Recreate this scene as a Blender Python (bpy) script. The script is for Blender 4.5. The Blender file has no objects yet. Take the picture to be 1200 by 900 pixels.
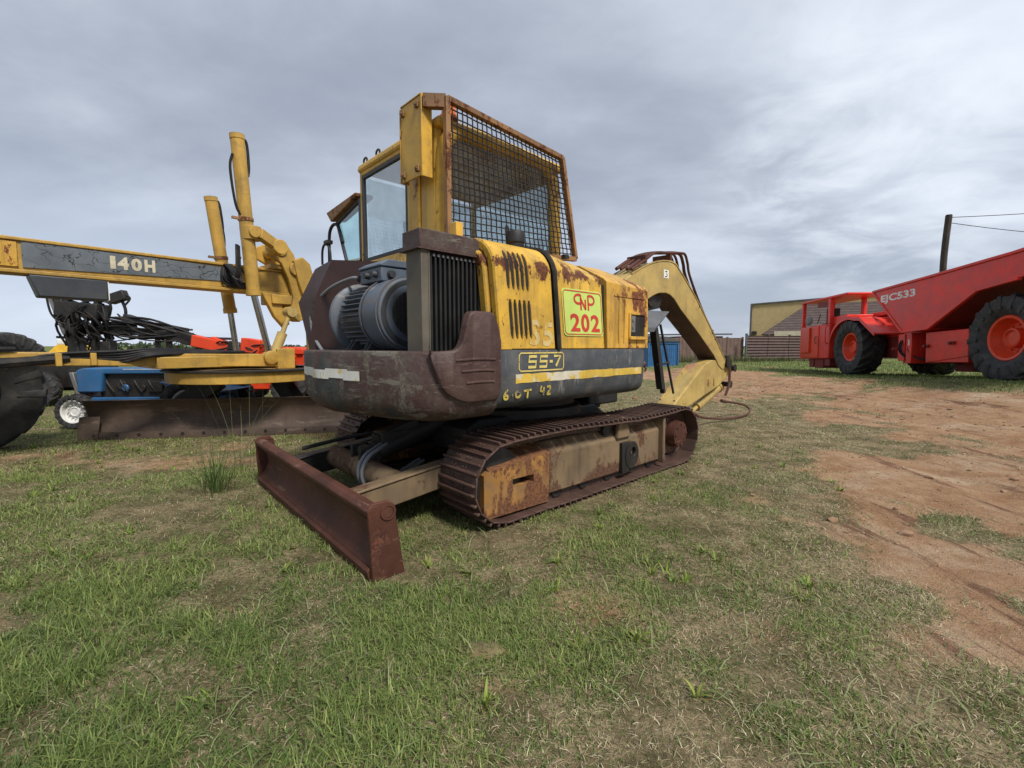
import bpy, bmesh, math, random
import numpy as np
from mathutils import Vector, Matrix
random.seed(7); RNG = np.random.default_rng(11)
SC = bpy.context.scene; COL = SC.collection
sin, cos, pi, rad = math.sin, math.cos, math.pi, math.radians

# ------------------------------------------------------------------ helpers
class M:
    def __init__(s): s.v = []; s.f = []; s.m = []; s.T = None; s.mi = 0
    def add(s, vs, fs):
        b = len(s.v)
        for p in vs:
            p = Vector(p)
            s.v.append(tuple(s.T @ p) if s.T is not None else tuple(p))
        for f in fs: s.f.append([b+i for i in f]); s.m.append(s.mi)
        return s
    def hexa(s, p):
        return s.add(p, [(0,3,2,1),(4,5,6,7),(0,1,5,4),(1,2,6,5),(2,3,7,6),(3,0,4,7)])
    def box(s, x0, x1, y0, y1, z0, z1):
        return s.hexa([(x0,y0,z0),(x1,y0,z0),(x1,y1,z0),(x0,y1,z0),(x0,y0,z1),(x1,y0,z1),(x1,y1,z1),(x0,y1,z1)])
    def bar(s, p0, p1, w, h, up=(0,0,1)):
        p0 = Vector(p0); p1 = Vector(p1); d = (p1-p0).normalized(); u = Vector(up)
        if abs(d.dot(u)) > .98: u = Vector((1,0,0))
        r = d.cross(u).normalized()*w/2; q = r.cross(d).normalized()*h/2
        return s.hexa([p0-r-q, p1-r-q, p1+r-q, p0+r-q, p0-r+q, p1-r+q, p1+r+q, p0+r+q])
    def prism(s, poly, ax, a, b):
        n = len(poly)
        def P(u, w, k): return {'y':(u,k,w), 'x':(k,u,w), 'z':(u,w,k)}[ax]
        vs = [P(u,w,a) for u,w in poly]+[P(u,w,b) for u,w in poly]
        return s.add(vs, [list(range(n)), list(range(2*n-1,n-1,-1))]+[(i,i+n,(i+1)%n+n,(i+1)%n) for i in range(n)])
    def loft(s, rings, closed=True, caps=True):
        n = len(rings[0]); vs = [p for r in rings for p in r]; fs = []
        for k in range(len(rings)-1):
            for i in range(n if closed else n-1):
                j = (i+1) % n
                fs.append((k*n+i, k*n+j, (k+1)*n+j, (k+1)*n+i))
        if caps:
            fs.append(list(range(n))[::-1]); fs.append(list(range((len(rings)-1)*n, len(rings)*n)))
        return s.add(vs, fs)
    def lathe(s, prof, o, ax, n=24, caps=True):
        a = Vector(ax).normalized(); u = Vector((0,0,1)) if abs(a.z) < .9 else Vector((1,0,0))
        e1 = a.cross(u).normalized(); e2 = a.cross(e1).normalized(); o = Vector(o)
        rings = [[o+a*h+(e1*cos(2*pi*i/n)+e2*sin(2*pi*i/n))*r for i in range(n)] for h, r in prof]
        return s.loft(rings, True, caps)
    def cyl(s, p0, p1, r0, r1=None, n=16):
        p0 = Vector(p0); p1 = Vector(p1); d = p1-p0
        return s.lathe([(0,r0),(d.length, r0 if r1 is None else r1)], p0, d, n)
    def tube(s, pts, r, n=7, k=6):
        P = smooth(pts, k) if k else [Vector(p) for p in pts]
        rings = []; prev = None
        for i, p in enumerate(P):
            d = (P[min(i+1,len(P)-1)]-P[max(i-1,0)]).normalized()
            if prev is None:
                u = Vector((0,0,1)) if abs(d.z) < .9 else Vector((1,0,0))
                prev = d.cross(u).normalized()
            e1 = (prev-d*prev.dot(d)).normalized(); e2 = d.cross(e1); prev = e1
            rings.append([p+(e1*cos(2*pi*j/n)+e2*sin(2*pi*j/n))*r for j in range(n)])
        return s.loft(rings)

def smooth(pts, k=6, closed=False):
    P = [Vector(p) for p in pts]; n = len(P); out = []
    for i in range(n if closed else n-1):
        g = (lambda j: P[j % n]) if closed else (lambda j: P[max(0, min(n-1, j))])
        a, b, c, d = g(i-1), g(i), g(i+1), g(i+2)
        for t in range(k):
            t /= k
            out.append(.5*((2*b)+(c-a)*t+(2*a-5*b+4*c-d)*t*t+(3*b-3*c+d-a)*t**3))
    if not closed: out.append(P[-1])
    return out

def obj(name, m, mats, parent=None, bevel=0., ang=35, seg=2, rot=None, loc=None):
    me = bpy.data.meshes.new(name); me.from_pydata(m.v, [], m.f)
    if not isinstance(mats, (list, tuple)): mats = [mats]
    for x in mats: me.materials.append(x)
    me.polygons.foreach_set('material_index', [min(i, len(mats)-1) for i in m.m])
    bm = bmesh.new(); bm.from_mesh(me); bmesh.ops.recalc_face_normals(bm, faces=bm.faces); bm.to_mesh(me); bm.free()
    me.polygons.foreach_set('use_smooth', [True]*len(me.polygons))
    me.set_sharp_from_angle(angle=rad(ang)); me.update()
    o = bpy.data.objects.new(name, me); COL.objects.link(o)
    if parent is not None: o.parent = parent
    if rot is not None: o.rotation_euler = rot
    if loc is not None: o.location = loc
    if bevel:
        b = o.modifiers.new('bevel', 'BEVEL'); b.width = bevel; b.segments = seg; b.limit_method = 'ANGLE'; b.angle_limit = rad(40)
        b.harden_normals = False
    return o

def tag(o, label, cat, group=None, kind=None):
    if label: o['label'] = label
    if cat: o['category'] = cat
    if group: o['group'] = group
    if kind: o['kind'] = kind
    return o
def thing(name, label, cat, loc=(0,0,0), rz=0, group=None, ry=0):
    o = bpy.data.objects.new(name, None); COL.objects.link(o); o.empty_display_size = .2
    o.location = loc; o.rotation_euler = (0, ry, rz)
    return tag(o, label, cat, group)

def text_mesh(m, txt, x0, x1, z0, z1, put, bold=0.0, thick=.002, mirror=False):
    cu = bpy.data.curves.new('txt', 'FONT'); cu.body = txt; cu.size = 1; cu.offset = bold; cu.resolution_u = 4
    o = bpy.data.objects.new('txt', cu); COL.objects.link(o)
    bpy.context.view_layer.update(); dg = bpy.context.evaluated_depsgraph_get()
    me = bpy.data.meshes.new_from_object(o.evaluated_get(dg))
    vs = np.array([v.co[:2] for v in me.vertices]); fs = [list(p.vertices) for p in me.polygons]
    bpy.data.objects.remove(o); bpy.data.curves.remove(cu); bpy.data.meshes.remove(me)
    mn, mx = vs.min(0), vs.max(0); q = (vs-mn)/(mx-mn)
    if mirror: q[:,0] = 1-q[:,0]
    m.add([put(x0+(x1-x0)*a, z0+(z1-z0)*b) for a, b in q], fs)
def strokes(m, lines, w, put):
    for L in lines:
        P = [Vector((a,b)) for a,b in L]
        vs = []; n = len(P)
        for i in range(n):
            d = (P[min(i+1,n-1)]-P[max(i-1,0)])
            d = d.normalized() if d.length else Vector((1,0)); q = Vector((-d.y,d.x))*w/2
            vs += [put(*(P[i]+q)), put(*(P[i]-q))]
        m.add(vs, [(2*i,2*i+1,2*i+3,2*i+2) for i in range(n-1)])

# ------------------------------------------------------------------ materials
def newmat(name):
    m = bpy.data.materials.new(name); m.use_nodes = True; nt = m.node_tree
    return m, nt, nt.nodes['Principled BSDF']
def N(nt, t, **kw):
    n = nt.nodes.new(t)
    for k, v in kw.items():
        if k[0] == '_': setattr(n, k[1:], v)
        else: n.inputs[k.replace('__',' ')].default_value = v
    return n
def mixc(nt, fac, a, b, bt='MIX'):
    n = nt.nodes.new('ShaderNodeMix'); n.data_type = 'RGBA'; n.blend_type = bt
    for i, x in ((0,fac),(6,a),(7,b)):
        if hasattr(x, 'is_linked') or isinstance(x, bpy.types.NodeSocket): nt.links.new(x, n.inputs[i])
        else: n.inputs[i].default_value = x if i == 0 else ((*x,1) if len(x) == 3 else x)
    return n.outputs[2]
def mth(nt, op, a, b=None, c=None, clamp=False):
    n = nt.nodes.new('ShaderNodeMath'); n.operation = op; n.use_clamp = clamp
    for i, x in enumerate((a,b,c)):
        if x is None: continue
        if isinstance(x, bpy.types.NodeSocket): nt.links.new(x, n.inputs[i])
        else: n.inputs[i].default_value = x
    return n.outputs[0]
def ramp(nt, x, lo, hi, a=0., b=1.):
    n = nt.nodes.new('ShaderNodeMapRange'); n.interpolation_type = 'SMOOTHSTEP'
    nt.links.new(x, n.inputs[0])
    for i, v in enumerate((lo,hi,a,b)): n.inputs[i+1].default_value = v
    return n.outputs[0]
def noise(nt, vec, sc, det=6, rough=.6, dist=0., scale3=None, seed=0.):
    if scale3 or seed:
        mp = N(nt, 'ShaderNodeMapping'); nt.links.new(vec, mp.inputs[0]); mp.inputs[3].default_value = scale3 or (1,1,1)
        mp.inputs[1].default_value = (seed, seed*1.7, seed*.6); vec = mp.outputs[0]
    n = N(nt, 'ShaderNodeTexNoise', Scale=sc, Detail=det, Roughness=rough, Distortion=dist)
    nt.links.new(vec, n.inputs['Vector']); return n.outputs[0]
MATS = {}
RUSTA, RUSTB = (.055,.018,.012), (.16,.055,.02)
def paint(name, base, var=.18, rust=.0, rs=5., rough=.5, dirt=.2, dirtcol=(.16,.12,.08), streak=.25, chips=.0, band=None, metal=0.,
          bump=.15, edge=0., second=None, second_amt=.5, ss=3., sband=None, rusta=RUSTA, rustb=RUSTB, seed=0., spec=.4, scuff=0., scuffcol=(.2,.18,.15), sc3=(.35,.35,2.2), lump=0.):
    m, nt, b = newmat(name); L = nt.links.new
    v = N(nt, 'ShaderNodeTexCoord').outputs['Object']
    n1 = noise(nt, v, 2.3, 5, .6, seed=seed+.01)
    lo = tuple(c*(1-var) for c in base); hi = tuple(min(1,c*(1+var)) for c in base)
    col = mixc(nt, ramp(nt, n1, .3, .7), lo, hi)
    if second:
        sn = noise(nt, v, ss, 9, .68, .3, seed=seed+3.3)
        if sband:
            sxx = N(nt, 'ShaderNodeSeparateXYZ'); L(v, sxx.inputs[0])
            sn = mth(nt, 'ADD', sn, mth(nt, 'MULTIPLY', mth(nt, 'SUBTRACT', sband[1], sxx.outputs[sband[0]], clamp=False), sband[2]))
        sm = ramp(nt, sn, .5-.22*(second_amt-.5)*2-.03, .5-.22*(second_amt-.5)*2+.03)
        col = mixc(nt, sm, col, second)
    fine = noise(nt, v, 55, 4, .7, seed=seed+1.)
    if dirt:
        d = mth(nt, 'MULTIPLY', ramp(nt, noise(nt, v, 6, 8, .7, seed=seed+5.), .42, .72), dirt)
        col = mixc(nt, d, col, dirtcol)
    if streak:
        s1 = noise(nt, v, 9, 5, .65, scale3=(1,1,.12), seed=seed+7.)
        col = mixc(nt, mth(nt,'MULTIPLY', ramp(nt, s1, .5, .75), streak), col, tuple(c*.4 for c in dirtcol))
    if scuff:
        f1 = noise(nt, v, 7, 9, .74, .15, scale3=sc3, seed=seed+23.)
        col = mixc(nt, mth(nt,'MULTIPLY', ramp(nt, f1, .66-.10*scuff, .70-.10*scuff), .75), col, scuffcol)
    masks = []
    if rust:
        nr = noise(nt, v, rs, 12, .74, .2, scale3=(1,1,.55), seed=seed+11.)
        th = .72-.34*rust
        if band:
            sx = N(nt, 'ShaderNodeSeparateXYZ'); L(v, sx.inputs[0])
            for (axi, c, w, k) in band:
                g = mth(nt, 'SUBTRACT', 1., mth(nt, 'DIVIDE', mth(nt,'ABSOLUTE', mth(nt,'SUBTRACT', sx.outputs[axi], c)), w), clamp=True)
                nr = mth(nt, 'ADD', nr, mth(nt, 'MULTIPLY', g, k))
        masks.append(ramp(nt, nr, th, th+.05))
    if chips: masks.append(ramp(nt, noise(nt, v, 26, 6, .75, seed=seed+17.), .74-.16*chips, .77-.16*chips))
    if edge:
        bv = N(nt, 'ShaderNodeBevel', Radius=.012); bv.samples = 4
        ge = N(nt, 'ShaderNodeNewGeometry'); dt = N(nt, 'ShaderNodeVectorMath', _operation='DOT_PRODUCT')
        L(bv.outputs[0], dt.inputs[0]); L(ge.outputs['Normal'], dt.inputs[1])
        e = ramp(nt, mth(nt,'ADD', dt.outputs['Value'], mth(nt,'MULTIPLY', mth(nt,'SUBTRACT', noise(nt, v, 14, 6, .75, seed=seed+19.), .5), .9)), .93, .7)
        masks.append(mth(nt, 'MULTIPLY', e, edge))
    rcol = mixc(nt, ramp(nt, fine, .35, .65), rusta, rustb)
    mk = None
    for q in masks: mk = q if mk is None else mth(nt, 'MAXIMUM', mk, q)
    if mk is not None:
        col = mixc(nt, mk, col, rcol)
        r = mth(nt, 'ADD', mth(nt,'MULTIPLY', mk, .88-rough), rough); 
    else: r = None
    L(col, b.inputs['Base Color'])
    rn = mth(nt, 'ADD', r if r is not None else rough, mth(nt,'MULTIPLY', mth(nt,'SUBTRACT', n1, .5), .35), clamp=True)
    L(rn, b.inputs['Roughness'])
    b.inputs['Metallic'].default_value = metal; b.inputs['Specular IOR Level'].default_value = spec
    if bump:
        bp = N(nt, 'ShaderNodeBump', Strength=bump, Distance=.01)
        h = mth(nt,'ADD', mth(nt,'MULTIPLY', fine, .5), noise(nt, v, 4, 3, .5, seed=seed+2.))
        if lump: h = mth(nt,'ADD', h, mth(nt,'MULTIPLY', noise(nt, v, 13, 4, .6, seed=seed+29.), lump))
        if mk is not None: h = mth(nt, 'SUBTRACT', h, mth(nt,'MULTIPLY', mk, .35))
        L(h, bp.inputs['Height']); L(bp.outputs[0], b.inputs['Normal'])
    MATS[name] = m; return m
def glass(name, tint=(.88,.94,.94), refl=2.8, dirt=.16):
    m, nt, b = newmat(name); L = nt.links.new; nt.nodes.remove(b)
    out = [n for n in nt.nodes if n.type == 'OUTPUT_MATERIAL'][0]
    tr = N(nt,'ShaderNodeBsdfTransparent', Color=(*tint,1)); gl = N(nt,'ShaderNodeBsdfGlossy', Color=(.9,.95,.97,1), Roughness=.03)
    df = N(nt,'ShaderNodeBsdfDiffuse', Color=(.35,.38,.37,1))
    fr = N(nt,'ShaderNodeFresnel', IOR=1.5); mx = N(nt,'ShaderNodeMixShader'); mx2 = N(nt,'ShaderNodeMixShader')
    v = N(nt,'ShaderNodeTexCoord').outputs['Object']
    ge = N(nt,'ShaderNodeNewGeometry'); front = mth(nt,'SUBTRACT', 1., ge.outputs['Backfacing'])   # only the outer face of a pane mirrors
    L(mth(nt,'MULTIPLY', mth(nt,'ADD', mth(nt,'MULTIPLY', fr.outputs[0], 1.1), refl*.12, clamp=True), front), mx.inputs[0]); L(tr.outputs[0], mx.inputs[1]); L(gl.outputs[0], mx.inputs[2])
    L(mth(nt,'MULTIPLY', ramp(nt, noise(nt, v, 5, 6, .65), .35, .75), dirt), mx2.inputs[0]); L(mx.outputs[0], mx2.inputs[1]); L(df.outputs[0], mx2.inputs[2])
    L(mx2.outputs[0], out.inputs[0]); MATS[name] = m; return m

YEL = (.62,.37,.045)
ylw   = paint('machine_yellow', YEL, rust=.36, rs=7, dirt=.4, streak=.5, chips=.7, edge=.95, band=[(2,1.715,.10,.165)])
ylwf  = paint('machine_yellow_rusted', (.60,.34,.05), rust=.40, rs=7, dirt=.35, streak=.6, chips=.5, edge=.9, band=[(2,1.62,.16,.07),(0,1.76,.20,.13)], rusta=(.10,.03,.015), rustb=(.24,.085,.03))
ylwc  = paint('cab_yellow', (.60,.35,.045), rust=.40, rs=8, dirt=.35, streak=.55, chips=.5, edge=.95, seed=4)
ylwb  = paint('boom_yellow', (.44,.315,.10), rust=.25, rs=3, dirt=.35, streak=.3, chips=.4, second=(.36,.19,.10), second_amt=.2, ss=1.6, edge=.7, seed=9, rusta=(.13,.06,.035), rustb=(.22,.10,.05))
ylwg  = paint('grader_yellow', (.47,.285,.055), rust=.22, rs=4, dirt=.40, streak=.35, chips=.2, edge=.8, seed=13, dirtcol=(.12,.085,.05))
rustp = paint('rusty_steel', (.075,.027,.017), var=.4, rust=.42, rs=3, rough=.62, dirt=.35, dirtcol=(.13,.06,.04), streak=.3, bump=.4, rusta=(.05,.02,.017), rustb=(.15,.055,.03), edge=.8, spec=.3, scuff=.8, scuffcol=(.16,.085,.06), lump=1.)
cagep = paint('rusty_cage_paint', (.24,.125,.05), var=.3, rust=.62, rs=9, rough=.6, chips=.4, seed=21)
track = paint('track_steel', (.068,.036,.026), var=.35, rust=.35, rs=5, rough=.6, dirt=.4, dirtcol=(.11,.065,.045), bump=.35, rusta=(.045,.02,.018), rustb=(.12,.05,.035), edge=.5, spec=.5)
trkfr = paint('track_frame_paint', (.37,.18,.045), var=.25, rust=.62, rs=3.6, rough=.7, dirt=.8, dirtcol=(.17,.12,.075), streak=.5, chips=.4, edge=.8, rusta=(.08,.032,.018), rustb=(.2,.085,.035), seed=2, band=[(2,.06,.17,.14)])
trkfm = paint('track_frame_muddy', (.175,.12,.065), var=.3, rust=.55, rs=3.2, rough=.8, dirt=.8, dirtcol=(.15,.11,.075), streak=.5, chips=.3, edge=.7, rusta=(.06,.03,.02), rustb=(.14,.07,.035), seed=6, band=[(2,.09,.14,.13)])
cwm   = paint('counterweight_paint', (.030,.034,.034), var=.25, rust=.52, rs=4.5, dirt=.6, dirtcol=(.12,.11,.09), streak=.55, chips=.8, second=(.060,.031,.027), second_amt=.46, ss=2.6, sband=(1,1.05,.16), rough=.6, bump=.45, edge=.7, scuff=1.0, scuffcol=(.17,.16,.13), lump=1.6, rusta=(.065,.055,.045), rustb=(.15,.13,.10))
brown = paint('brown_primer_and_shade', (.062,.032,.028), var=.3, rust=.32, rs=5, dirt=.5, dirtcol=(.13,.085,.07), streak=.25, chips=.3, rough=.6, bump=.45, edge=.8, scuff=.7, scuffcol=(.15,.10,.085), lump=1.4, rusta=(.05,.02,.02), rustb=(.16,.10,.08))
guardm= paint('guard_brown', (.040,.019,.017), var=.15, dirt=.25, dirtcol=(.07,.04,.035), streak=.15, rough=.5, bump=.08, edge=.5)
skirt = paint('skirt_grey', (.045,.052,.060), scuff=.8, scuffcol=(.19,.19,.18), sc3=(1.6,1.6,.35), var=.25, rust=.05, dirt=.55, dirtcol=(.15,.14,.125), streak=.5, chips=.3, rough=.55, bump=.2, edge=.5, rusta=(.09,.05,.03), rustb=(.18,.11,.07))
stripe= paint('worn_yellow_stripe', (.62,.42,.06), var=.15, dirt=.3, second=(.62,.58,.45), second_amt=.42, ss=6, rust=.3, rs=6, rusta=(.06,.06,.06), rustb=(.14,.12,.10), rough=.6)
tapem = paint('reflective_tape', (.68,.68,.64), var=.1, dirt=.4, dirtcol=(.42,.34,.2), second=(.62,.50,.22), second_amt=.36, ss=7, chips=.35, rusta=(.08,.08,.08), rustb=(.2,.2,.18), rough=.5)
motor = paint('motor_grey', (.080,.108,.145), scuff=.6, scuffcol=(.25,.22,.18), var=.25, rust=.36, rs=7, dirt=.45, dirtcol=(.15,.13,.11), streak=.2, chips=.3, rough=.5, edge=.7, rusta=(.12,.06,.035), rustb=(.22,.13,.07))
motdk = paint('motor_dark', (.03,.035,.042), var=.2, dirt=.5, dirtcol=(.09,.08,.07), rough=.55)
radm  = paint('radiator_black', (.012,.013,.014), var=.3, dirt=.35, dirtcol=(.05,.045,.04), streak=.2, rough=.6)
radp  = paint('radiator_post', (.125,.108,.082), var=.3, rust=.2, dirt=.6, dirtcol=(.10,.095,.085), streak=.5, chips=.3, rough=.7, rusta=(.08,.05,.03), rustb=(.16,.11,.06), edge=.5)
dark  = paint('greasy_black', (.018,.017,.016), var=.3, dirt=.5, dirtcol=(.055,.045,.035), rough=.55)
rubber= paint('black_rubber', (.016,.016,.017), var=.2, dirt=.3, dirtcol=(.06,.055,.05), streak=0, rough=.6, bump=.1)
hosem = paint('hose_black', (.012,.012,.014), var=.2, dirt=.2, streak=0, spec=.25, rough=.62, bump=0)
hoser = paint('hose_rust', (.085,.032,.02), var=.3, dirt=.3, rough=.6)
chrome= paint('cylinder_rod', (.42,.43,.44), var=.1, dirt=.2, rough=.25, metal=1., streak=0, bump=0, rust=.1)
steel = paint('bare_steel', (.22,.22,.22), var=.2, rust=.3, dirt=.4, rough=.5, metal=.5)
cable = paint('grey_cable', (.20,.21,.23), var=.1, dirt=.3, streak=0, rough=.5, bump=0)
seamb = paint('black_seal', (.010,.010,.010), var=.1, dirt=.2, rough=.7)
signl = paint('sign_lime', (.56,.70,.16), var=.08, dirt=.12, streak=.12, rough=.4, chips=.1, bump=0)
signr = paint('sign_red', (.58,.045,.03), var=.12, dirt=.15, rough=.5, bump=0)
pale  = paint('pale_lettering', (.62,.56,.40), var=.1, dirt=.4, chips=.5, rusta=(.25,.18,.06), rustb=(.4,.3,.1), rough=.6, bump=0)
palet = paint('thin_overspray', (.60,.46,.20), var=.1, dirt=.2, chips=.5, second=(.56,.36,.08), second_amt=.45, ss=14, rusta=(.5,.3,.06), rustb=(.55,.35,.07), rough=.6, bump=0)
yletter=paint('yellow_lettering', (.62,.50,.15), var=.1, dirt=.4, rusta=(.05,.055,.06), rustb=(.07,.075,.08), rust=.3, rs=18, chips=.7, rough=.5, bump=0)
ydrip = paint('yellow_marker', (.50,.38,.06), var=.3, dirt=.7, rust=.62, rs=26, chips=.9, rusta=(.06,.06,.06), rustb=(.1,.1,.1), rough=.6, bump=0)
white = paint('white_paint', (.75,.75,.72), var=.08, dirt=.3, rough=.5, bump=0)
grdk  = paint('grader_panel_grey', (.048,.056,.066), var=.2, dirt=.5, dirtcol=(.12,.12,.12), streak=.3, rough=.6, rust=.1)
boxdk = paint('grader_box_grey', (.042,.048,.058), var=.15, dirt=.4, dirtcol=(.08,.075,.07), streak=.4, rough=.5)
bladeg= paint('moldboard_rust', (.075,.05,.037), scuff=.9, scuffcol=(.15,.11,.08), sc3=(.3,.3,1.6),  var=.25, rust=.35, rs=2.5, dirt=.6, dirtcol=(.11,.075,.05), streak=.5, rough=.6, rusta=(.05,.028,.02), rustb=(.12,.065,.04), bump=.3, edge=.4)
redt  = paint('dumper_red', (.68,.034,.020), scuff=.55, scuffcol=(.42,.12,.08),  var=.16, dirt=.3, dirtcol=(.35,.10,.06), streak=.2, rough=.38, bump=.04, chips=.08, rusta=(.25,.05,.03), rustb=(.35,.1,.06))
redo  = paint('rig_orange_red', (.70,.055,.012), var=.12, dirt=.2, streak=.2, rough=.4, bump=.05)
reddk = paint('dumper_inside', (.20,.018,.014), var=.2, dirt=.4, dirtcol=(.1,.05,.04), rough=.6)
tyre  = paint('tyre_rubber', (.028,.028,.029), var=.3, dirt=.75, dirtcol=(.075,.07,.062), streak=0, rough=.7, bump=.2)
bluet = paint('tractor_blue', (.024,.115,.27), var=.15, dirt=.25, streak=.25, rough=.45, rust=.05)
blued = paint('container_blue', (.03,.14,.32), var=.15, dirt=.25, streak=.3, rough=.55)
teal  = paint('teal_paint', (.05,.20,.22), var=.15, dirt=.2, rough=.45)
tan   = paint('tan_wall', (.50,.375,.18), var=.08, dirt=.2, dirtcol=(.25,.2,.12), streak=.25, rough=.85, bump=.05)
woodp = paint('pole_wood', (.055,.045,.04), var=.25, dirt=.3, streak=.5, rough=.85)
paleroof = paint('roof_edge_dark', (.09,.09,.10), var=.2, dirt=.3, rough=.7)
plateg= paint('guard_plate_grey', (.10,.11,.12), var=.2, dirt=.5, dirtcol=(.16,.14,.12), rough=.6, rust=.15)
gl_cab = glass('cab_glass'); gl_dk = glass('dark_glass', (.84,.88,.90), .10, .10); gl_teal = glass('teal_glass', (.72,.92,.92), 1.2, .15)
beac  = paint('beacon_orange', (.7,.16,.02), var=.05, dirt=.1, rough=.3)

def cracked(name, base):
    m = paint(name, base, var=.25, dirt=.6, dirtcol=(.16,.165,.17), streak=.3, rough=.6, chips=.3, rusta=(.2,.2,.2), rustb=(.12,.12,.12))
    nt = m.node_tree; L = nt.links.new; b = nt.nodes['Principled BSDF']
    v = N(nt,'ShaderNodeTexCoord').outputs['Object']
    mp = N(nt,'ShaderNodeMapping'); L(v, mp.inputs[0]); mp.inputs[3].default_value = (1,1,1.4)
    nz = N(nt,'ShaderNodeTexNoise', Scale=5.); L(mp.outputs[0], nz.inputs[0])
    ad = N(nt,'ShaderNodeVectorMath', _operation='ADD'); sc = N(nt,'ShaderNodeVectorMath', _operation='SCALE'); L(nz.outputs[1], sc.inputs[0]); sc.inputs[3].default_value = .42
    L(mp.outputs[0], ad.inputs[0]); L(sc.outputs[0], ad.inputs[1])
    vo = N(nt,'ShaderNodeTexVoronoi', _feature='DISTANCE_TO_EDGE', Scale=5.5); L(ad.outputs[0], vo.inputs['Vector'])
    n3 = noise(nt, v, 3., 4, .6, seed=31.)
    src = b.inputs['Base Color'].links[0].from_socket
    L(mixc(nt, mth(nt,'MULTIPLY', ramp(nt, vo.outputs[0], .028, .008), ramp(nt, n3, .40, .52)), src, (.012,.012,.012)), b.inputs['Base Color'])
    return m
crk = cracked('cracked_decal', (.11,.13,.15))

def slatted(name, base, sc, axis='Z', depth=.5, var=.2, rough=.8):
    m = paint(name, base, var=var, dirt=.4, dirtcol=tuple(c*.7 for c in base), streak=.3, rough=rough, bump=0)
    nt = m.node_tree; L = nt.links.new; b = nt.nodes['Principled BSDF']
    v = N(nt,'ShaderNodeTexCoord').outputs['Object']
    w = N(nt,'ShaderNodeTexWave', _wave_type='BANDS', _bands_direction=axis, Scale=sc, Distortion=.05); L(v, w.inputs[0])
    bp = N(nt,'ShaderNodeBump', Strength=depth, Distance=.06); L(w.outputs[1], bp.inputs['Height']); L(bp.outputs[0], b.inputs['Normal'])
    return m
fencem = slatted('precast_fence', (.105,.068,.062), 1.55, 'Z', .9)
roofm  = slatted('brown_roof_tile', (.095,.068,.062), 1.3, 'Z', 1.)
brickm = slatted('old_brick_wall', (.16,.105,.085), 1.0, 'X', .7)

# ------------------------------------------------------------------ terrain
def sst(t): t = np.clip(t, 0, 1); return t*t*(3-2*t)
_LAT = np.random.default_rng(5).random((256,256))
def vnoise(x, y):
    xi = np.floor(x).astype(int); yi = np.floor(y).astype(int); fx = x-xi; fy = y-yi
    fx = fx*fx*(3-2*fx); fy = fy*fy*(3-2*fy); g = lambda a, b: _LAT[a % 256, b % 256]
    return (g(xi,yi)*(1-fx)+g(xi+1,yi)*fx)*(1-fy)+(g(xi,yi+1)*(1-fx)+g(xi+1,yi+1)*fx)*fy
def fbm(x, y, o=4):
    s = 0; a = .5; t = 0
    for i in range(o): s = s+a*vnoise(x*2**i+17*i, y*2**i+31*i); t += a; a *= .55
    return s/t
def hgt(x, y):
    x = np.asarray(x, float); y = np.asarray(y, float)
    z = .42*sst((x-6.8)/3.5)*(1-.75*sst((y-9)/9))*sst((y+2)/4)
    r = np.hypot(x, y)
    z = z + (fbm(x*.9+3, y*.9, 3)-.5)*.05*np.clip((r-1)/6, .35, 1)*np.clip((60-r)/30, 0, 1)
    # wheel ruts worn into the dirt track
    xc = 6.6+np.clip(y-12,-9,0)*.20
    rut = np.exp(-((x-xc-.9)/.22)**2)+np.exp(-((x-xc+.9)/.22)**2)
    return z - .05*rut*sst((20-y)/3)*sst((y-2)/2)
def dirtm(x, y):
    n = (fbm(x*.55, y*.55+9, 5)-.5); n2 = fbm(x*1.7+40, y*1.7, 4)-.5
    yy = np.maximum(y, 0)
    xl = np.interp(yy, [0,2.2,3.3,6.7,11.6,14.5,17,20,24], [3.3,3.3,3.8,4.8,5.7,5.6,4.2,0,-6])
    xr = np.interp(yy, [0,4,8.1,10.4,18.2,22,26], [9.8,9.5,9.05,8.7,10.3,10.2,6])
    e = np.minimum((x-xl-.25)/np.clip(1.5+.05*yy,.8,2.3), (xr-x)/.6); e = np.minimum(e, (22.5-y)/1.2)
    d = sst(.5+.5*e+n*2.0+n2*1.5)*np.where(yy<3.4, .85, 1)
    near = sst((x-.60*y-.15)/.7)*sst((x-.7)/.6)*sst((7-y)/3)*sst((n+.035+n2*.8)*8)*.95       # bare patches in the right foreground
    pt = lambda cx, cy, rx, ry: sst(1.25-np.hypot((x-cx)/rx, (y-cy)/ry)+n*1.6+n2*.8)
    d = np.maximum.reduce([d, near, .85*pt(-2.5,1.75,.45,.35), .6*pt(-.05,1.50,.2,.14), .6*pt(.35,2.0,.35,.25), .55*pt(-1.35,2.0,.3,.2), .55*pt(-3.2,4.6,1.8,.4), .6*pt(-5.9,7.3,2,.3), .6*pt(-9.5,11,3,1.)])
    d = np.maximum(d, .55*sst((n+n2*.5-.10)*7))
    return np.clip(d, 0, 1)
def axis_pts(a, b, st, far, k):
    p = list(np.arange(a, b+1e-6, st)); s = st; lo = a; hi = b; L_ = []; R_ = []
    while hi < far: s *= k; hi += s; R_.append(hi)
    s = st
    while lo > -far: s *= k; lo -= s; L_.append(lo)
    return np.array(L_[::-1]+p+R_)
gx = axis_pts(-9, 15, .11, 900, 1.13); gy = axis_pts(-1, 24, .11, 900, 1.13)
X, Y = np.meshgrid(gx, gy); Z = hgt(X, Y); nx, ny = len(gx), len(gy)
me = bpy.data.meshes.new('ground')
idx = np.arange(nx*ny).reshape(ny, nx)
quads = np.stack([idx[:-1,:-1], idx[:-1,1:], idx[1:,1:], idx[1:,:-1]], -1).reshape(-1,4)
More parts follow.
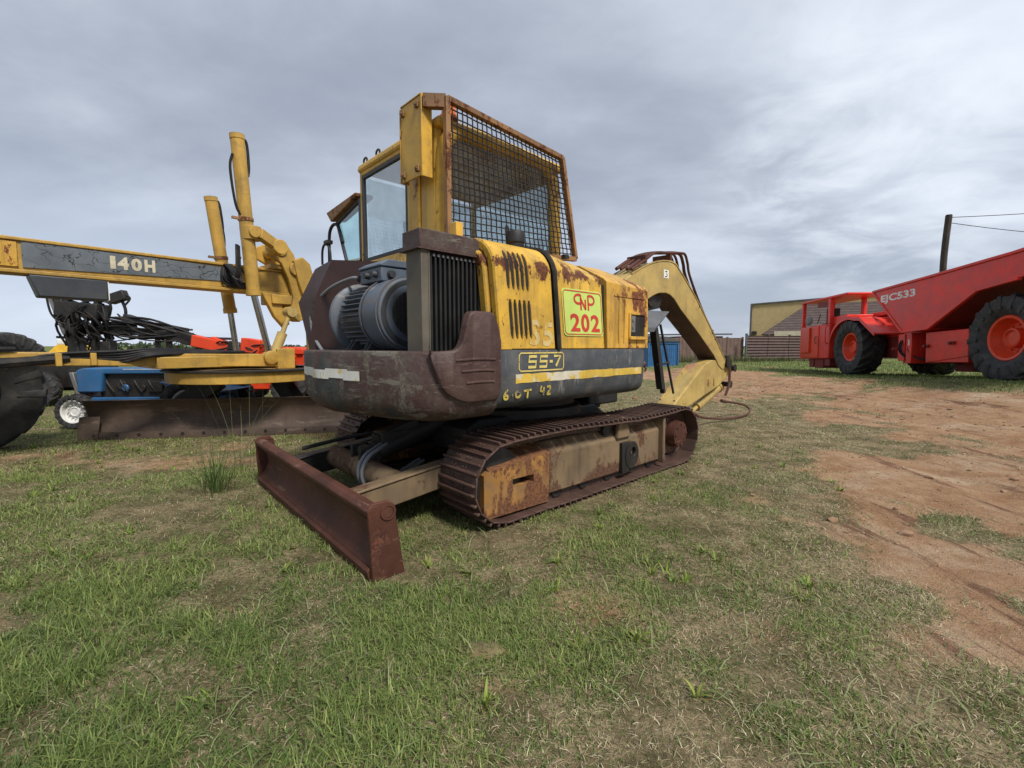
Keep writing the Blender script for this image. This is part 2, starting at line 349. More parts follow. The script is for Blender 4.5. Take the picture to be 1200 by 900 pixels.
def np_mesh(me, co, faces, nper):
    me.vertices.add(len(co)); me.vertices.foreach_set('co', co.astype(np.float32).ravel())
    me.loops.add(faces.size); me.loops.foreach_set('vertex_index', faces.astype(np.int32).ravel())
    me.polygons.add(len(faces)); me.polygons.foreach_set('loop_start', np.arange(0, faces.size, nper, dtype=np.int32))
    me.update(calc_edges=True)
np_mesh(me, np.stack([X,Y,Z],-1).reshape(-1,3), quads, 4)
at = me.attributes.new('dirt', 'FLOAT', 'POINT'); at.data.foreach_set('value', dirtm(X,Y).astype(np.float32).ravel())
me.polygons.foreach_set('use_smooth', [True]*len(me.polygons))
ground = bpy.data.objects.new('ground', me); COL.objects.link(ground); tag(ground, 'worn grass field with orange dirt track', None, kind='structure')
def ground_mat():
    m, nt, b = newmat('ground_soil'); L = nt.links.new
    v = N(nt,'ShaderNodeNewGeometry').outputs['Position']
    at = N(nt,'ShaderNodeAttribute', _attribute_name='dirt').outputs['Fac']
    big = noise(nt, v, .7, 6, .6); mid = noise(nt, v, 4, 7, .65); fin = noise(nt, v, 38, 6, .7); vf = noise(nt, v, 140, 3, .7)
    thatch = mixc(nt, ramp(nt, mid, .35, .68), (.13,.105,.052), (.36,.28,.165))
    thatch = mixc(nt, ramp(nt, fin, .35, .65), mixc(nt, .55, thatch, (.045,.045,.018)), thatch)
    soil = mixc(nt, ramp(nt, mid, .3, .7), (.275,.15,.08), (.42,.275,.165))
    soil = mixc(nt, ramp(nt, noise(nt, v, 1.1, 8, .7, seed=8.), .5, .72), soil, (.47,.355,.24))
    trk = mth(nt,'ADD', mth(nt,'MULTIPLY', noise(nt, v, 4.2, 8, .72, .5, scale3=(1,.15,1), seed=3.), .75), mth(nt,'MULTIPLY', mid, .25))
    soil = mixc(nt, ramp(nt, trk, .52, .60), soil, (.17,.09,.055))
    soil = mixc(nt, mth(nt,'MULTIPLY', ramp(nt, vf, .45, .7), .55), soil, (.15,.085,.045))
    mask = ramp(nt, mth(nt,'ADD', at, mth(nt,'MULTIPLY', mth(nt,'SUBTRACT', mth(nt,'ADD', mth(nt,'MULTIPLY',fin,.5), mth(nt,'MULTIPLY',mid,.6)), .55), 1.3)), .27, .68)
    # beyond the modelled blades the turf itself is green
    sx = N(nt,'ShaderNodeSeparateXYZ'); L(v, sx.inputs[0])
    d2 = N(nt,'ShaderNodeVectorMath', _operation='LENGTH'); L(v, d2.inputs[0])
    green = mixc(nt, ramp(nt, mid, .35, .7), (.085,.125,.03), (.20,.20,.075))
    turf = mixc(nt, ramp(nt, d2.outputs['Value'], 9, 22), thatch, green)
    L(mixc(nt, mask, turf, soil), b.inputs['Base Color'])
    b.inputs['Roughness'].default_value = .95; b.inputs['Specular IOR Level'].default_value = .15
    bp = N(nt,'ShaderNodeBump', Strength=1., Distance=.04)
    h = mth(nt,'ADD', mth(nt,'ADD', mid, mth(nt,'MULTIPLY', fin, .45)), mth(nt,'ADD', mth(nt,'MULTIPLY', vf, .2), mth(nt,'MULTIPLY', trk, .8)))
    L(h, bp.inputs['Height']); L(bp.outputs[0], b.inputs['Normal'])
    return m
ground.data.materials.append(ground_mat())

# ------------------------------------------------------------------ grass (uncountable: one object)
def blades(cx, cy, L_, w, lean, az, tint, seg=3, straight=False):
    n = len(cx); z0 = hgt(cx, cy)-.004
    t = np.linspace(0, 1, seg+1)
    dx, dy = np.cos(az), np.sin(az)
    co = []
    for k in range(seg+1):
        tk = t[k]; a = lean*tk*.5+lean*.25                      # the blade bends over more towards its tip
        if straight: a = lean*.5+.10*tk
        hor = L_*tk*np.sin(np.minimum(a*1.15, 1.5)); ver = L_*tk*np.cos(np.minimum(a, 1.52))
        ww = w*(1-tk**1.6)*.5+.0002
        px, py, pz = cx+dx*hor, cy+dy*hor, z0+ver
        co.append(np.stack([px-dy*ww, py+dx*ww, pz], -1)); co.append(np.stack([px+dy*ww, py-dx*ww, pz], -1))
    co = np.stack(co, 1)                                         # n, 2(seg+1), 3
    nv = 2*(seg+1); base = (np.arange(n)*nv)[:,None,None]
    f = np.array([[2*k,2*k+1,2*k+3,2*k+2] for k in range(seg)])[None]+base
    return co.reshape(-1,3), f.reshape(-1,4), np.repeat(tint, nv, 0)
def scatter(y0, y1, dens, wide=1.35):
    n = int(dens*wide*(y1**2-y0**2)+dens*1.2*(y1-y0))
    y = np.sqrt(RNG.random(n)*(y1**2-y0**2)+y0**2); x = (RNG.random(n)*2-1)*(wide*y+.6)
    return x, y
GREEN = np.array([(.092,.140,.036),(.138,.198,.050),(.20,.258,.072),(.29,.325,.105)]); STRAW = np.array([(.52,.44,.27),(.42,.345,.20),(.62,.545,.37),(.31,.24,.14)])
def field():
    parts = []; off = 0
    for (y0, y1, dens, ws, ls) in ((.75,2.2,21000,1.,1.),(2.2,4.2,8500,1.25,1.05),(4.2,8,2600,1.9,1.2),(8,15,620,3.2,1.5),(15,31,110,6.,2.2)):
        x, y = scatter(y0, y1, dens)
        d = dirtm(x, y); clump = .6*fbm(x*2.2+5, y*2.2, 4)+.4*fbm(x*6.5+45, y*6.5+12, 3); big = fbm(x*.6+80, y*.6+3, 4)
        dry = sst((x+.7-.12*y)/3.4)*.64+.12+(fbm(x*1.1+33, y*1.1+60, 4)-.5)*1.5
        dry = np.clip(dry+.3*d, .04, .93)
        bank0 = sst((x-np.interp(y, [0,4,8.1,10.4,18.2,22,26], [9.8,9.5,9.05,8.7,10.3,10.2,6])+.2)/.5)*(y > 4)
        keep = RNG.random(len(x)) < np.clip(.55*bank0+(1.05-d*1.06)*(.30+1.1*sst((clump-.25)*2.2))*(.35+1.3*fbm(x*9+3, y*9+70, 3)), .045, 1)
        bank = sst((x-np.interp(y, [0,4,8.1,10.4,18.2,22,26], [9.8,9.5,9.05,8.7,10.3,10.2,6])+.3)/.6)*(y > 4)
        x, y, d, clump, dry, big, bank = [q[keep] for q in (x, y, d, clump, dry, big, bank)]
        n = len(x); isdry = RNG.random(n) < dry*(1-.75*bank)
        lush = sst((clump-.36)*4.5)*(1-.45*sst((x-.5)/3))
        L_ = np.where(isdry, RNG.uniform(.015,.05,n), RNG.uniform(.012,.034,n)*(.7+.9*lush)*(1+.9*sst((.2-x)/1.2)*sst((3-y)/1.5)))*ls*(1+.8*bank)*(1-.35*d)
        lean = np.where(isdry, RNG.uniform(1.5,2.6,n), np.abs(RNG.normal(1.35,.65,n)))
        w = np.where(isdry, RNG.uniform(.0016,.0034,n), RNG.uniform(.0022,.0048,n))*ws
        az = RNG.uniform(0, 2*pi, n) + fbm(x*3, y*3, 2)*3
        gi = np.clip((lush*2+RNG.normal(0,.9,n)+big*2-.5).astype(int), 0, 3)
        tint = np.where(isdry[:,None], STRAW[RNG.integers(0,4,n)], GREEN[gi])*RNG.uniform(.75,1.25,(n,1))
        g_ = ~isdry | (RNG.random(n) < .25); h_ = ~g_
        parts.append(blades(x[g_], y[g_], L_[g_], w[g_], lean[g_], az[g_], tint[g_]))
        parts.append(blades(x[h_], y[h_], L_[h_]*.9, w[h_]*.8, RNG.uniform(2.0,3.0,h_.sum()), az[h_], tint[h_], 2, True))
        # thatch: short dead straws lying flat between the living blades
        k = int(len(keep)*.42); xs_, ys_ = scatter(y0, y1, dens*.8); dd = dirtm(xs_, ys_); kk = RNG.random(len(xs_)) < np.clip(1.02-dd*.93, .03, 1)*np.clip(.35+.9*fbm(xs_*1.7+9, ys_*1.7+50, 4), 0, 1); xs_, ys_ = xs_[kk], ys_[kk]; k = len(xs_)
        tc_ = np.array([(.42,.355,.225),(.27,.215,.125),(.50,.44,.31),(.13,.10,.06),(.34,.30,.21)])[RNG.integers(0,5,k)]*RNG.uniform(.7,1.25,(k,1))
        parts.append(blades(xs_, ys_, RNG.uniform(.010,.045,k)*ls, RNG.uniform(.0010,.0026,k)*ws, RNG.uniform(2.3,3.05,k), RNG.uniform(0,2*pi,k), tc_, 2, True))
        # long pale runners lying over the left foreground
        if y1 < 5:
            k = int(n*.006); j = RNG.integers(0, n, k)
            parts.append(blades(x[j], y[j], RNG.uniform(.09,.2,k), np.full(k,.0042)*ws, RNG.uniform(1.7,2.6,k), RNG.uniform(0,2*pi,k), np.tile((.23,.26,.12),(k,1))*RNG.uniform(.7,1.3,(k,1))))
    return parts
def grass_mesh(name, parts, mat):
    off = 0; C_, F_, T_ = [], [], []
    for c, f, t in parts: C_.append(c); F_.append(f+off); T_.append(t); off += len(c)
    me = bpy.data.meshes.new(name); np_mesh(me, np.concatenate(C_), np.concatenate(F_), 4)
    a = me.attributes.new('tint', 'FLOAT_COLOR', 'POINT'); t = np.concatenate(T_)
    a.data.foreach_set('color', np.concatenate([t, np.ones((len(t),1))], 1).astype(np.float32).ravel())
    me.materials.append(mat); o = bpy.data.objects.new(name, me); COL.objects.link(o); return o
gm, nt, b = newmat('grass_blade')
a_ = N(nt,'ShaderNodeAttribute', _attribute_name='tint').outputs['Color']
nt.links.new(a_, b.inputs['Base Color']); b.inputs['Roughness'].default_value = .55; b.inputs['Specular IOR Level'].default_value = .25
tl = N(nt,'ShaderNodeBsdfTranslucent'); nt.links.new(a_, tl.inputs[0]); mx = N(nt,'ShaderNodeMixShader'); mx.inputs[0].default_value = .25
out = [n for n in nt.nodes if n.type == 'OUTPUT_MATERIAL'][0]
nt.links.new(b.outputs[0], mx.inputs[1]); nt.links.new(tl.outputs[0], mx.inputs[2]); nt.links.new(mx.outputs[0], out.inputs[0])
g = grass_mesh('grass', field(), gm); tag(g, 'short trampled green and straw coloured turf', 'grass', kind='stuff')

def tuft(cx, cy, n, l0, l1, r, tints, w=.006, lean=.9, droop=1.):
    x = cx+RNG.normal(0, r, n); y = cy+RNG.normal(0, r, n); az = np.arctan2(y-cy, x-cx)+RNG.normal(0,.6,n)
    return blades(x, y, RNG.uniform(l0,l1,n), RNG.uniform(.6,1.1,n)*w, np.abs(RNG.normal(lean,.4*droop,n)), az, np.array(tints)[RNG.integers(0,len(tints),n)]*RNG.uniform(.8,1.2,(n,1)), seg=5)
tf = [tuft(-2.45, 3.68, 90, .18,.5,.055, [(.045,.085,.022),(.07,.12,.03),(.10,.15,.045)], .007, .55), tuft(-2.45, 3.68, 26, .12,.3,.08, [(.2,.2,.08),(.3,.26,.14)], .006, 1.2)]
o = grass_mesh('grass_tuft', tf, gm); tag(o, 'tall clump of upright green grass left of the rusty dozer blade', 'grass tuft')
st = [tuft(-2.62, 4.3, 9, .55,1.05,.10, [(.16,.16,.07),(.10,.13,.05)], .006, .45, .6), tuft(-2.5, 4.1, 6, .4,.8,.12, [(.2,.17,.09)], .005, .7)]
o = grass_mesh('grass_stalk_clump', st, gm); tag(o, 'thin tall seeding stalks rising in front of the grader moldboard', 'grass tuft')
wd = []
for _ in range(95):
    y = math.sqrt(RNG.uniform(1.2**2, 5.5**2)); x = RNG.uniform(-1.1, .75)*y
    if dirtm(x, y) > .5 or (-.9 < x < 2.4 and 2.2 < y < 6 and (y-2.4) > .85*(x+.6)): continue
    wd.append(tuft(x, y, RNG.integers(7,16), .03,.075,.012, [(.20,.27,.045),(.15,.24,.05),(.26,.30,.07)], .013, 1.0))
o = grass_mesh('weeds', wd, gm); tag(o, 'small yellow green weeds scattered through the turf', 'weeds', kind='stuff')
fw = []
for _ in range(150):
    x = RNG.uniform(8.5, 24); y = np.interp(x, [8.5,16.4,21.5,26], [29.6,31.4,33,34.2])+RNG.uniform(-.6,.1)-.2
    fw.append(tuft(x, y, 14, .25,.75 if x < 16.6 else .4,.18, [(.06,.085,.03),(.09,.12,.04),(.16,.15,.07)], .03, .6))
o = grass_mesh('fence_weeds', fw, gm); tag(o, 'ragged tall weeds along the foot of the fences', 'weeds', kind='stuff')

gv = M()
_ico = [(0,0,1),(.89,0,.45),(.28,.85,.45),(-.72,.53,.45),(-.72,-.53,.45),(.28,-.85,.45),(.72,.53,-.45),(-.28,.85,-.45),(-.89,0,-.45),(-.28,-.85,-.45),(.72,-.53,-.45),(0,0,-1)]
_icf = [(0,1,2),(0,2,3),(0,3,4),(0,4,5),(0,5,1),(1,6,2),(2,7,3),(3,8,4),(4,9,5),(5,10,1),(6,7,2),(7,8,3),(8,9,4),(9,10,5),(10,6,1),(11,7,6),(11,8,7),(11,9,8),(11,10,9),(11,6,10)]
_gx, _gy = scatter(1.0, 14, 75); _gd = dirtm(_gx, _gy)
for x, y, d in zip(_gx, _gy, _gd):
    if random.random() > d*.55+.02: continue
    s = random.lognormvariate(-5.1, .55)*(1+.08*y); z = float(hgt(x, y)); a = random.uniform(.5,1)
    gv.add([(x+s*p[0]*random.uniform(.7,1.2), y+s*p[1]*a*random.uniform(.7,1.2), z+s*.6*p[2]+s*.15) for p in _ico], _icf)
gvm = paint('clod_soil', (.24,.14,.08), var=.4, dirt=.5, dirtcol=(.33,.27,.2), rough=.95, streak=0, bump=.3)
tag(obj('gravel', gv, gvm, ang=50), 'loose clods and pebbles strewn over the bare dirt', 'gravel', kind='stuff')

# half-buried stone in the foreground
rk = M(); rings = []
for k, (h, r) in enumerate(((-.03,.075),(.0,.08),(.014,.066),(.022,.035),(.024,.004))):
    rings.append([(-.115+r*1.0*cos(a)*(1+.18*sin(3*a+k)), 1.70+r*.75*sin(a)*(1+.2*cos(2*a)), hgt(-.115,1.7)+h+.006*sin(5*a+k*2)) for a in np.linspace(0,2*pi,22,endpoint=False)])
rk.loft(rings)
stone = paint('stone_ochre', (.17,.125,.06), var=.5, dirt=.9, dirtcol=(.10,.11,.05), rough=.9, bump=.8, streak=0)
tag(obj('stone', rk, stone, ang=60), 'flat ochre stone half buried in the foreground turf', 'stone')

# ------------------------------------------------------------------ camera, sky, sun
cam = bpy.data.cameras.new('camera'); co = bpy.data.objects.new('camera', cam); COL.objects.link(co); SC.camera = co
co.location = (0, 0, 1.2); co.rotation_euler = (pi/2-math.atan(45/533), 0, 0)
cam.sensor_width = 36; cam.lens = 36*533/1200; cam.clip_start = .05; cam.clip_end = 4000
SUN_AZ, SUN_EL = rad(143), rad(52)            # azimuth clockwise from +Y
w = bpy.data.worlds.new('World'); SC.world = w; w.use_nodes = True; nt = w.node_tree; L = nt.links.new
for n in list(nt.nodes): nt.nodes.remove(n)
out = nt.nodes.new('ShaderNodeOutputWorld'); sky = N(nt,'ShaderNodeTexSky', _sky_type='NISHITA'); sky.sun_disc = False
sky.sun_elevation = SUN_EL; sky.sun_rotation = SUN_AZ
b1 = N(nt,'ShaderNodeBackground', Strength=.06); L(sky.outputs[0], b1.inputs[0])
tc = N(nt,'ShaderNodeTexCoord').outputs['Generated']
sx = N(nt,'ShaderNodeSeparateXYZ'); L(tc, sx.inputs[0])
zz = mth(nt,'ADD', mth(nt,'MAXIMUM', sx.outputs[2], 0.), .22)
cb = N(nt,'ShaderNodeCombineXYZ'); L(mth(nt,'DIVIDE', sx.outputs[0], zz), cb.inputs[0]); L(mth(nt,'DIVIDE', sx.outputs[1], zz), cb.inputs[1])
rot = N(nt,'ShaderNodeMapping'); L(cb.outputs[0], rot.inputs[0]); rot.inputs[2].default_value = (0,0,rad(38)); rot.inputs[3].default_value = (.55,1.0,1)
c1 = noise(nt, rot.outputs[0], .62, 2, .45, .2, seed=2.1); c2 = noise(nt, rot.outputs[0], 1.35, 6, .52, .25, seed=6.4); c3 = noise(nt, cb.outputs[0], 3.4, 7, .58, .35, seed=1.)
cl = mth(nt,'ADD', mth(nt,'ADD', mth(nt,'MULTIPLY', c1, .50), mth(nt,'MULTIPLY', c2, .36)), mth(nt,'MULTIPLY', c3, .09))
ccol = mixc(nt, ramp(nt, cl, .38, .64), (.175,.198,.242), (.42,.448,.50))
hz = ramp(nt, sx.outputs[2], .34, .02)
ccol = mixc(nt, mth(nt,'MULTIPLY', hz, mth(nt,'ADD', mth(nt,'MULTIPLY', ramp(nt, sx.outputs[0], .3, -.5), .45), .18)), ccol, (.40,.45,.54))
br = N(nt,'ShaderNodeVectorMath', _operation='DOT_PRODUCT'); L(tc, br.inputs[0]); br.inputs[1].default_value = Vector((.60,.76,.33)).normalized()
ccol = mixc(nt, mth(nt,'MULTIPLY', ramp(nt, br.outputs['Value'], .955, 1.), mth(nt,'MULTIPLY', ramp(nt, c3, .36, .68), .6)), ccol, (.47,.50,.54))
b2 = N(nt,'ShaderNodeBackground', Strength=.74); L(ccol, b2.inputs[0])
ms = N(nt,'ShaderNodeMixShader'); ms.inputs[0].default_value = .93; L(b1.outputs[0], ms.inputs[1]); L(b2.outputs[0], ms.inputs[2]); L(ms.outputs[0], out.inputs[0])
sun = bpy.data.lights.new('sun', 'SUN'); sun.energy = 1.5; sun.angle = rad(12); sun.color = (1,.95,.88)
so = bpy.data.objects.new('sun', sun); COL.objects.link(so)
sd = Vector((sin(SUN_AZ)*cos(SUN_EL), cos(SUN_AZ)*cos(SUN_EL), sin(SUN_EL)))
so.rotation_euler = (-sd).to_track_quat('-Z','Y').to_euler(); so.location = (0,0,20)
vs = SC.view_settings; vs.view_transform = 'Standard'; vs.look = 'None'; vs.gamma = 1; vs.exposure = 1.45; vs.use_curve_mapping = False

# ================================================================== EXCAVATOR (local x = forward, y = left, z = up; y = 0 is its right flank)
EA = rad(46.5); EX0 = Vector((-.173, 2.787, 0))
ex = thing('excavator', 'rusty yellow mini excavator on steel tracks with caged cab and 202 sign', 'excavator', EX0, pi/2-EA)
UND = rad(46.5-48.17)                                  # the undercarriage is slewed a little against the upper works
def und(name, m, mats, parent=ex, **k): return obj(name, m, mats, parent, rot=(0,0,UND) if parent is ex else None, **k)

def make_track(y0):
    W_ = .41; cxr, czr, rr_ = .20, .295, .272; cxf, czf, rf = 2.57, .30, .272
    path = []
    for a in np.linspace(-90, -270, 25): path.append((cxr+rr_*cos(rad(a)), czr+rr_*sin(rad(a))))
    for q in np.linspace(0, 1, 30)[1:-1]: path.append((cxr+(cxf-cxr)*q, .567+.010*q+.018*sin(pi*q*2)-.010*sin(pi*q)))
    for a in np.linspace(90, -90, 25): path.append((cxf+rf*cos(rad(a)), czf+rf*sin(rad(a))))
    for q in np.linspace(0, 1, 20)[1:-1]: path.append((cxf+(cxr-cxf)*q, .0255))
    P = [Vector((a,b)) for a,b in path]; n = len(P); cum = [0]
    for i in range(n): cum.append(cum[-1]+(P[(i+1)%n]-P[i]).length)
    tot = cum[-1]
    def at(s):
        s %= tot; i = max(j for j in range(n) if cum[j] <= s)
        q = (s-cum[i])/(cum[i+1]-cum[i]+1e-9); a, b = P[i], P[(i+1)%n]; return a+(b-a)*q
    ns = round(tot/.128); pit = tot/ns
    bl = M()
    for k in range(ns):
        a = at(k*pit); b = at((k+1)*pit); d = (b-a).normalized(); nrm = Vector((d.y,-d.x)) * -1   # outward
        c = (a+b)/2
        cen = Vector((1.38, .3)); 
        if (c-cen).dot(nrm) < 0 and abs(c.y-.3) > .2: nrm = -nrm
        if abs(c.y-.3) <= .2:
            nrm = Vector((d.y,-d.x)); nrm = nrm if nrm.dot(c-cen) > 0 else -nrm
        j = random.uniform(-.003,.003)
        def pt(u, h, y): q = c+d*u+nrm*(h+j); return (q.x, y, q.y)
        def bx(u0,u1,h0,h1,ya,yb): bl.hexa([pt(u0,h0,ya),pt(u1,h0,ya),pt(u1,h0,yb),pt(u0,h0,yb),pt(u0,h1,ya),pt(u1,h1,ya),pt(u1,h1,yb),pt(u0,h1,yb)])
        hw = pit*.485
        bx(-hw, hw, -.012, .0, y0, y0+W_)                                      # plate
        for u in (-hw+.004, hw-.060): bx(u, u+.016, 0., .026, y0+.003, y0+W_-.003)  # grousers
        for yy in (.13,.165,.245,.28):
            for u in (-.028,.036): bx(u, u+.014, 0., .010, y0+yy, y0+yy+.014)  # bolt heads
        for yy in (.13,.25): bx(-pit*.5, pit*.5, -.075, -.012, y0+yy, y0+yy+.03)  # link rails
    t = und('track', bl, track, bevel=.003, seg=1)
    yin = lambda a: y0+a
    # main frame: slanted top, outer face at y0+.05
    fr = M()
    sec = [(y0+.085,.10),(y0+.085,.40),(y0+.17,.485),(y0+.36,.485),(y0+.36,.10)]
    fr.prism(sec, 'x', .66, 2.22)
    fr.prism([(y0+.12,.12),(y0+.12,.43),(y0+.30,.43),(y0+.30,.12)], 'x', 2.22, 2.55)
    fr.box(2.20,2.235,y0+.03,y0+.37,.08,.52)
    fr.prism([(1.50,.40),(1.52,.56),(1.60,.585),(1.66,.50),(1.70,.40)], 'y', y0+.06, y0+.10)
    fr.prism([(1.50,.40),(1.52,.56),(1.60,.585),(1.66,.50),(1.70,.40)], 'y', y0+.22, y0+.26)
    obj('side_frame', fr, trkfm, t, bevel=.012)
    # rear box of the frame with the tensioner slot, framed by four plates round the opening
    rb = M(); ya, yb = y0+.068, y0+.34
    def ps(poly, a, b): rb.prism(poly, 'y', a, b)
    zt0, zt1, zb0, zb1 = .375, .42, .075, .065
    ps([(.05,.11),(.09,.062),(.655,.055),(.655,.235),(.05,.235)], ya, yb)
    ps([(.05,.235),(.30,.235),(.30,.29),(.05,.29)], ya, yb)
    ps([(.50,.235),(.655,.235),(.655,.29),(.50,.29)], ya, yb)
    ps([(.05,.29),(.655,.29),(.655,.42),(.10,.385),(.05,.36)], ya, yb)
    rb.hexa([(.09,ya,.385),(.655,ya,.42),(.655,yb,.50),(.12,yb,.47),(.09,ya+.001,.3851),(.655,ya+.001,.4201),(.655,yb,.502),(.12,yb,.472)])
    o = obj('idler_guard', rb, trkfr, t, bevel=.008)
    lg = M()                                                                    # lashing ear with a hole
    A_ = [(cos(a),sin(a)) for a in np.linspace(0,2*pi,24,endpoint=False)]
    outl = [(1.70+.10*c, .24+.12*s) for c,s in A_]; inn = [(1.72+.036*c, .265+.04*s) for c,s in A_]
    for yy in (0,):
        lg.loft([[(a,y0+.045,b) for a,b in outl],[(a,y0+.045,b) for a,b in inn],[(a,y0+.085,b) for a,b in inn],[(a,y0+.085,b) for a,b in outl]], True, False)
    lg.box(1.56,1.66,y0+.05,y0+.085,.09,.36)
    obj('lashing_ear', lg, dark, t, bevel=.004)
    hl = M(); hl.cyl((1.72,y0+.080,.265),(1.72,y0+.0825,.265),.035); obj('lashing_hole', hl, trkfm, t)
    sp = M(); sp.lathe([(0,.21),(.04,.235),(.10,.235),(.14,.21)], (cxf,y0+.14,czf), (0,1,0), 32)
    sp.lathe([(-.10,.10),(-.095,.125),(.0,.14),(.02,.17)], (cxf-.06,y0+.12,czf+.02), (0,1,0), 28)
    for k in range(8): a = k*pi/4; sp.cyl((cxf-.06+.10*cos(a),y0+.012,czf+.02+.10*sin(a)),(cxf-.06+.10*cos(a),y0+.03,czf+.02+.10*sin(a)),.012,n=6)
    obj('drive_motor', sp, rustp, t)
    il = M(); il.lathe([(0,.12),(.02,.22),(.06,.235),(.14,.235),(.18,.22),(.20,.12)], (cxr,y0+.105,czr), (0,1,0), 32); obj('idler', il, dark, t)
    for x in (.80,1.12,1.45,1.80,2.10):
        r_ = M(); r_.lathe([(0,.05),(.0,.07),(.06,.075),(.10,.06),(.18,.06),(.22,.075),(.28,.07),(.28,.05)], (x,y0+.115,.115), (0,1,0), 18); obj('track_roller', r_, dark, t)
    r_ = M(); r_.lathe([(0,.03),(0,.055),(.2,.055),(.2,.03)], (1.40,y0+.1,.49), (0,1,0), 16); obj('carrier_roller', r_, dark, t)
    return t
make_track(0.0); make_track(1.84)

cb_ = M(); cb_.box(.55,2.05,.36,1.9,.26,.47); cb_.prism([(.3,.55),(.45,.62),(1.9,.62),(2.1,.5),(2.1,.47),(.3,.47)], 'y', .62, 1.62)
und('undercarriage_frame', cb_, dark, bevel=.02)
sw = M(); sw.lathe([(0,.55),(.02,.62),(.10,.62),(.12,.56),(.2,.56),(.21,.6),(.26,.6)], (1.2,1.03,.56), (0,0,1), 40); und('swing_bearing', sw, dark)

# dozer blade behind the tracks
bp_ = [(-.775,0),(-.785,.06),(-.735,.13),(-.712,.20),(-.725,.27),(-.765,.315),(-.795,.345),(-.80,.372),(-.775,.395),(-.735,.395),(-.71,.37),(-.70,.32),(-.66,.27),(-.655,.12),(-.70,.0)]
db = M(); db.prism(bp_, 'y', -.06, 2.16)
bl_ = und('dozer_blade', db, rustp, bevel=.008, ang=30)
eg = M(); eg.prism([(-.792,.0),(-.80,.055),(-.789,.075),(-.779,.06),(-.779,.0)], 'y', -.055, 2.155); obj('cutting_edge', eg, rustp, bl_, bevel=.003)
for y_ in (-.085, 2.162):
    ep = M(); ep.prism([(-.785,0),(-.80,.34),(-.805,.38),(-.775,.412),(-.69,.412),(-.655,.385),(-.65,.33),(-.635,.22),(-.605,.0)], 'y', y_, y_+.024)
    e_ = obj('end_plate', ep, rustp, bl_, bevel=.005)
    rg = M(); rg.lathe([(0,.030),(0,.042),(.012,.042),(.012,.030)], (-.695,y_-.008,.355), (0,1,0), 20, False); rg.cyl((-.695,y_-.004,.355),(-.695,y_+.0,.355),.03); obj('lifting_eye', rg, rustp, e_)
for y_ in (.46, 1.56):
    pa = M(); pa.bar((-.70,y_-.04,.24),(.55,y_+.0,.36),.09,.15); pa.bar((-.70,y_-.04,.325),(.5,y_,.445),.11,.018); und('push_arm', pa, trkfm if y_ < 1 else dark, bevel=.008)
ct = M(); ct.cyl((-.36,.49,.30),(-.36,1.53,.30),.085,n=24); und('cross_tube', ct, trkfm)
bc = M(); bc.cyl((-.26,1.02,.40),(.62,1.02,.66),.085,n=20); bc.box(-.40,-.24,.93,.97,.33,.47); bc.box(-.40,-.24,1.07,1.11,.33,.47)
bc.cyl((-.32,.90,.42),(-.32,1.14,.42),.045); bc.bar((-.24,1.02,.50),(.10,1.02,.60),.11,.06); bc.box(-.22,.0,.95,1.09,.44,.55)
und('blade_cylinder', bc, dark, bevel=.006)
for k, yy in enumerate((.80,.86)):
    h_ = M(); h_.tube([(-.20,yy+.12,.47),(-.30,yy+.05,.455),(-.40,yy,.42),(-.455,yy-.02,.33),(-.43,yy-.03,.23),(-.30,yy,.20),(.1,yy+.1,.3)], .013); und('blade_hose', h_, cable)
h_ = M(); h_.tube([(-.62,1.50,.40),(-.3,1.44,.45),(.0,1.30,.50),(.4,1.2,.56)], .016); und('hydraulic_hose', h_, hosem)

# ---- upper works
def outline():
    P = [(.115,0),(-.06,0),(-.17,.004),(-.27,.036),(-.36,.10),(-.43,.20),(-.485,.33),(-.55,.55),(-.60,.78),(-.63,1.0)]
    P = P+[(x,2.0-y) for x,y in P[-2::-1]]
    return [Vector((p.x,p.y,0)) for p in smooth([(a,b,0) for a,b in P], 4)]
OUT = outline()
def inset(P, d):
    q = []
    for i, p in enumerate(P):
        t = (P[min(i+1,len(P)-1)]-P[max(i-1,0)]).normalized(); nrm = Vector((t.y,-t.x,0))
        q.append(p+nrm*d)
    return q
_c = inset(OUT, .1)[len(OUT)//2]; SG = 1 if (_c-Vector((.6,1,0))).length < (OUT[len(OUT)//2]-Vector((.6,1,0))).length else -1
PROF = [(.20,.735),(.10,.748),(.045,.775),(.015,.82),(.003,.87),(0,.93),(0,1.145),(.006,1.16),(.022,1.167)]
cw = M(); rings = [[(p.x,p.y,z) for p in inset(OUT, SG*d)] for d, z in PROF]
cw.loft(rings, True, True)
cwo = obj('counterweight', cw, cwm, ex, ang=40)
# cast step pad on the rear right corner, thick, follows the curved corner
sp = M(); S_ = [0]; 
for i in range(1, len(OUT)): S_.append(S_[-1]+(OUT[i]-OUT[i-1]).length)
def on_out(s, d):
    i = max(j for j in range(len(S_)-1) if S_[j] <= s); q = (s-S_[i])/(S_[i+1]-S_[i]); p = OUT[i].lerp(OUT[i+1], q)
    t = (OUT[i+1]-OUT[i]).normalized(); nrm = Vector((t.y,-t.x,0))*SG*-1; return p+nrm*d
zlo = [(0,.90),(.02,.875),(.06,.865),(.25,.865),(.32,.885),(.38,.925),(.42,.98),(.455,1.07),(.47,1.15)]
zhi = [(0,1.24),(.025,1.34),(.055,1.395),(.08,1.405),(.20,1.405),(.235,1.395),(.255,1.36),(.285,1.235),(.31,1.19),(.34,1.172),(.47,1.165)]
ss_ = np.linspace(.0, .47, 36); rr2 = []
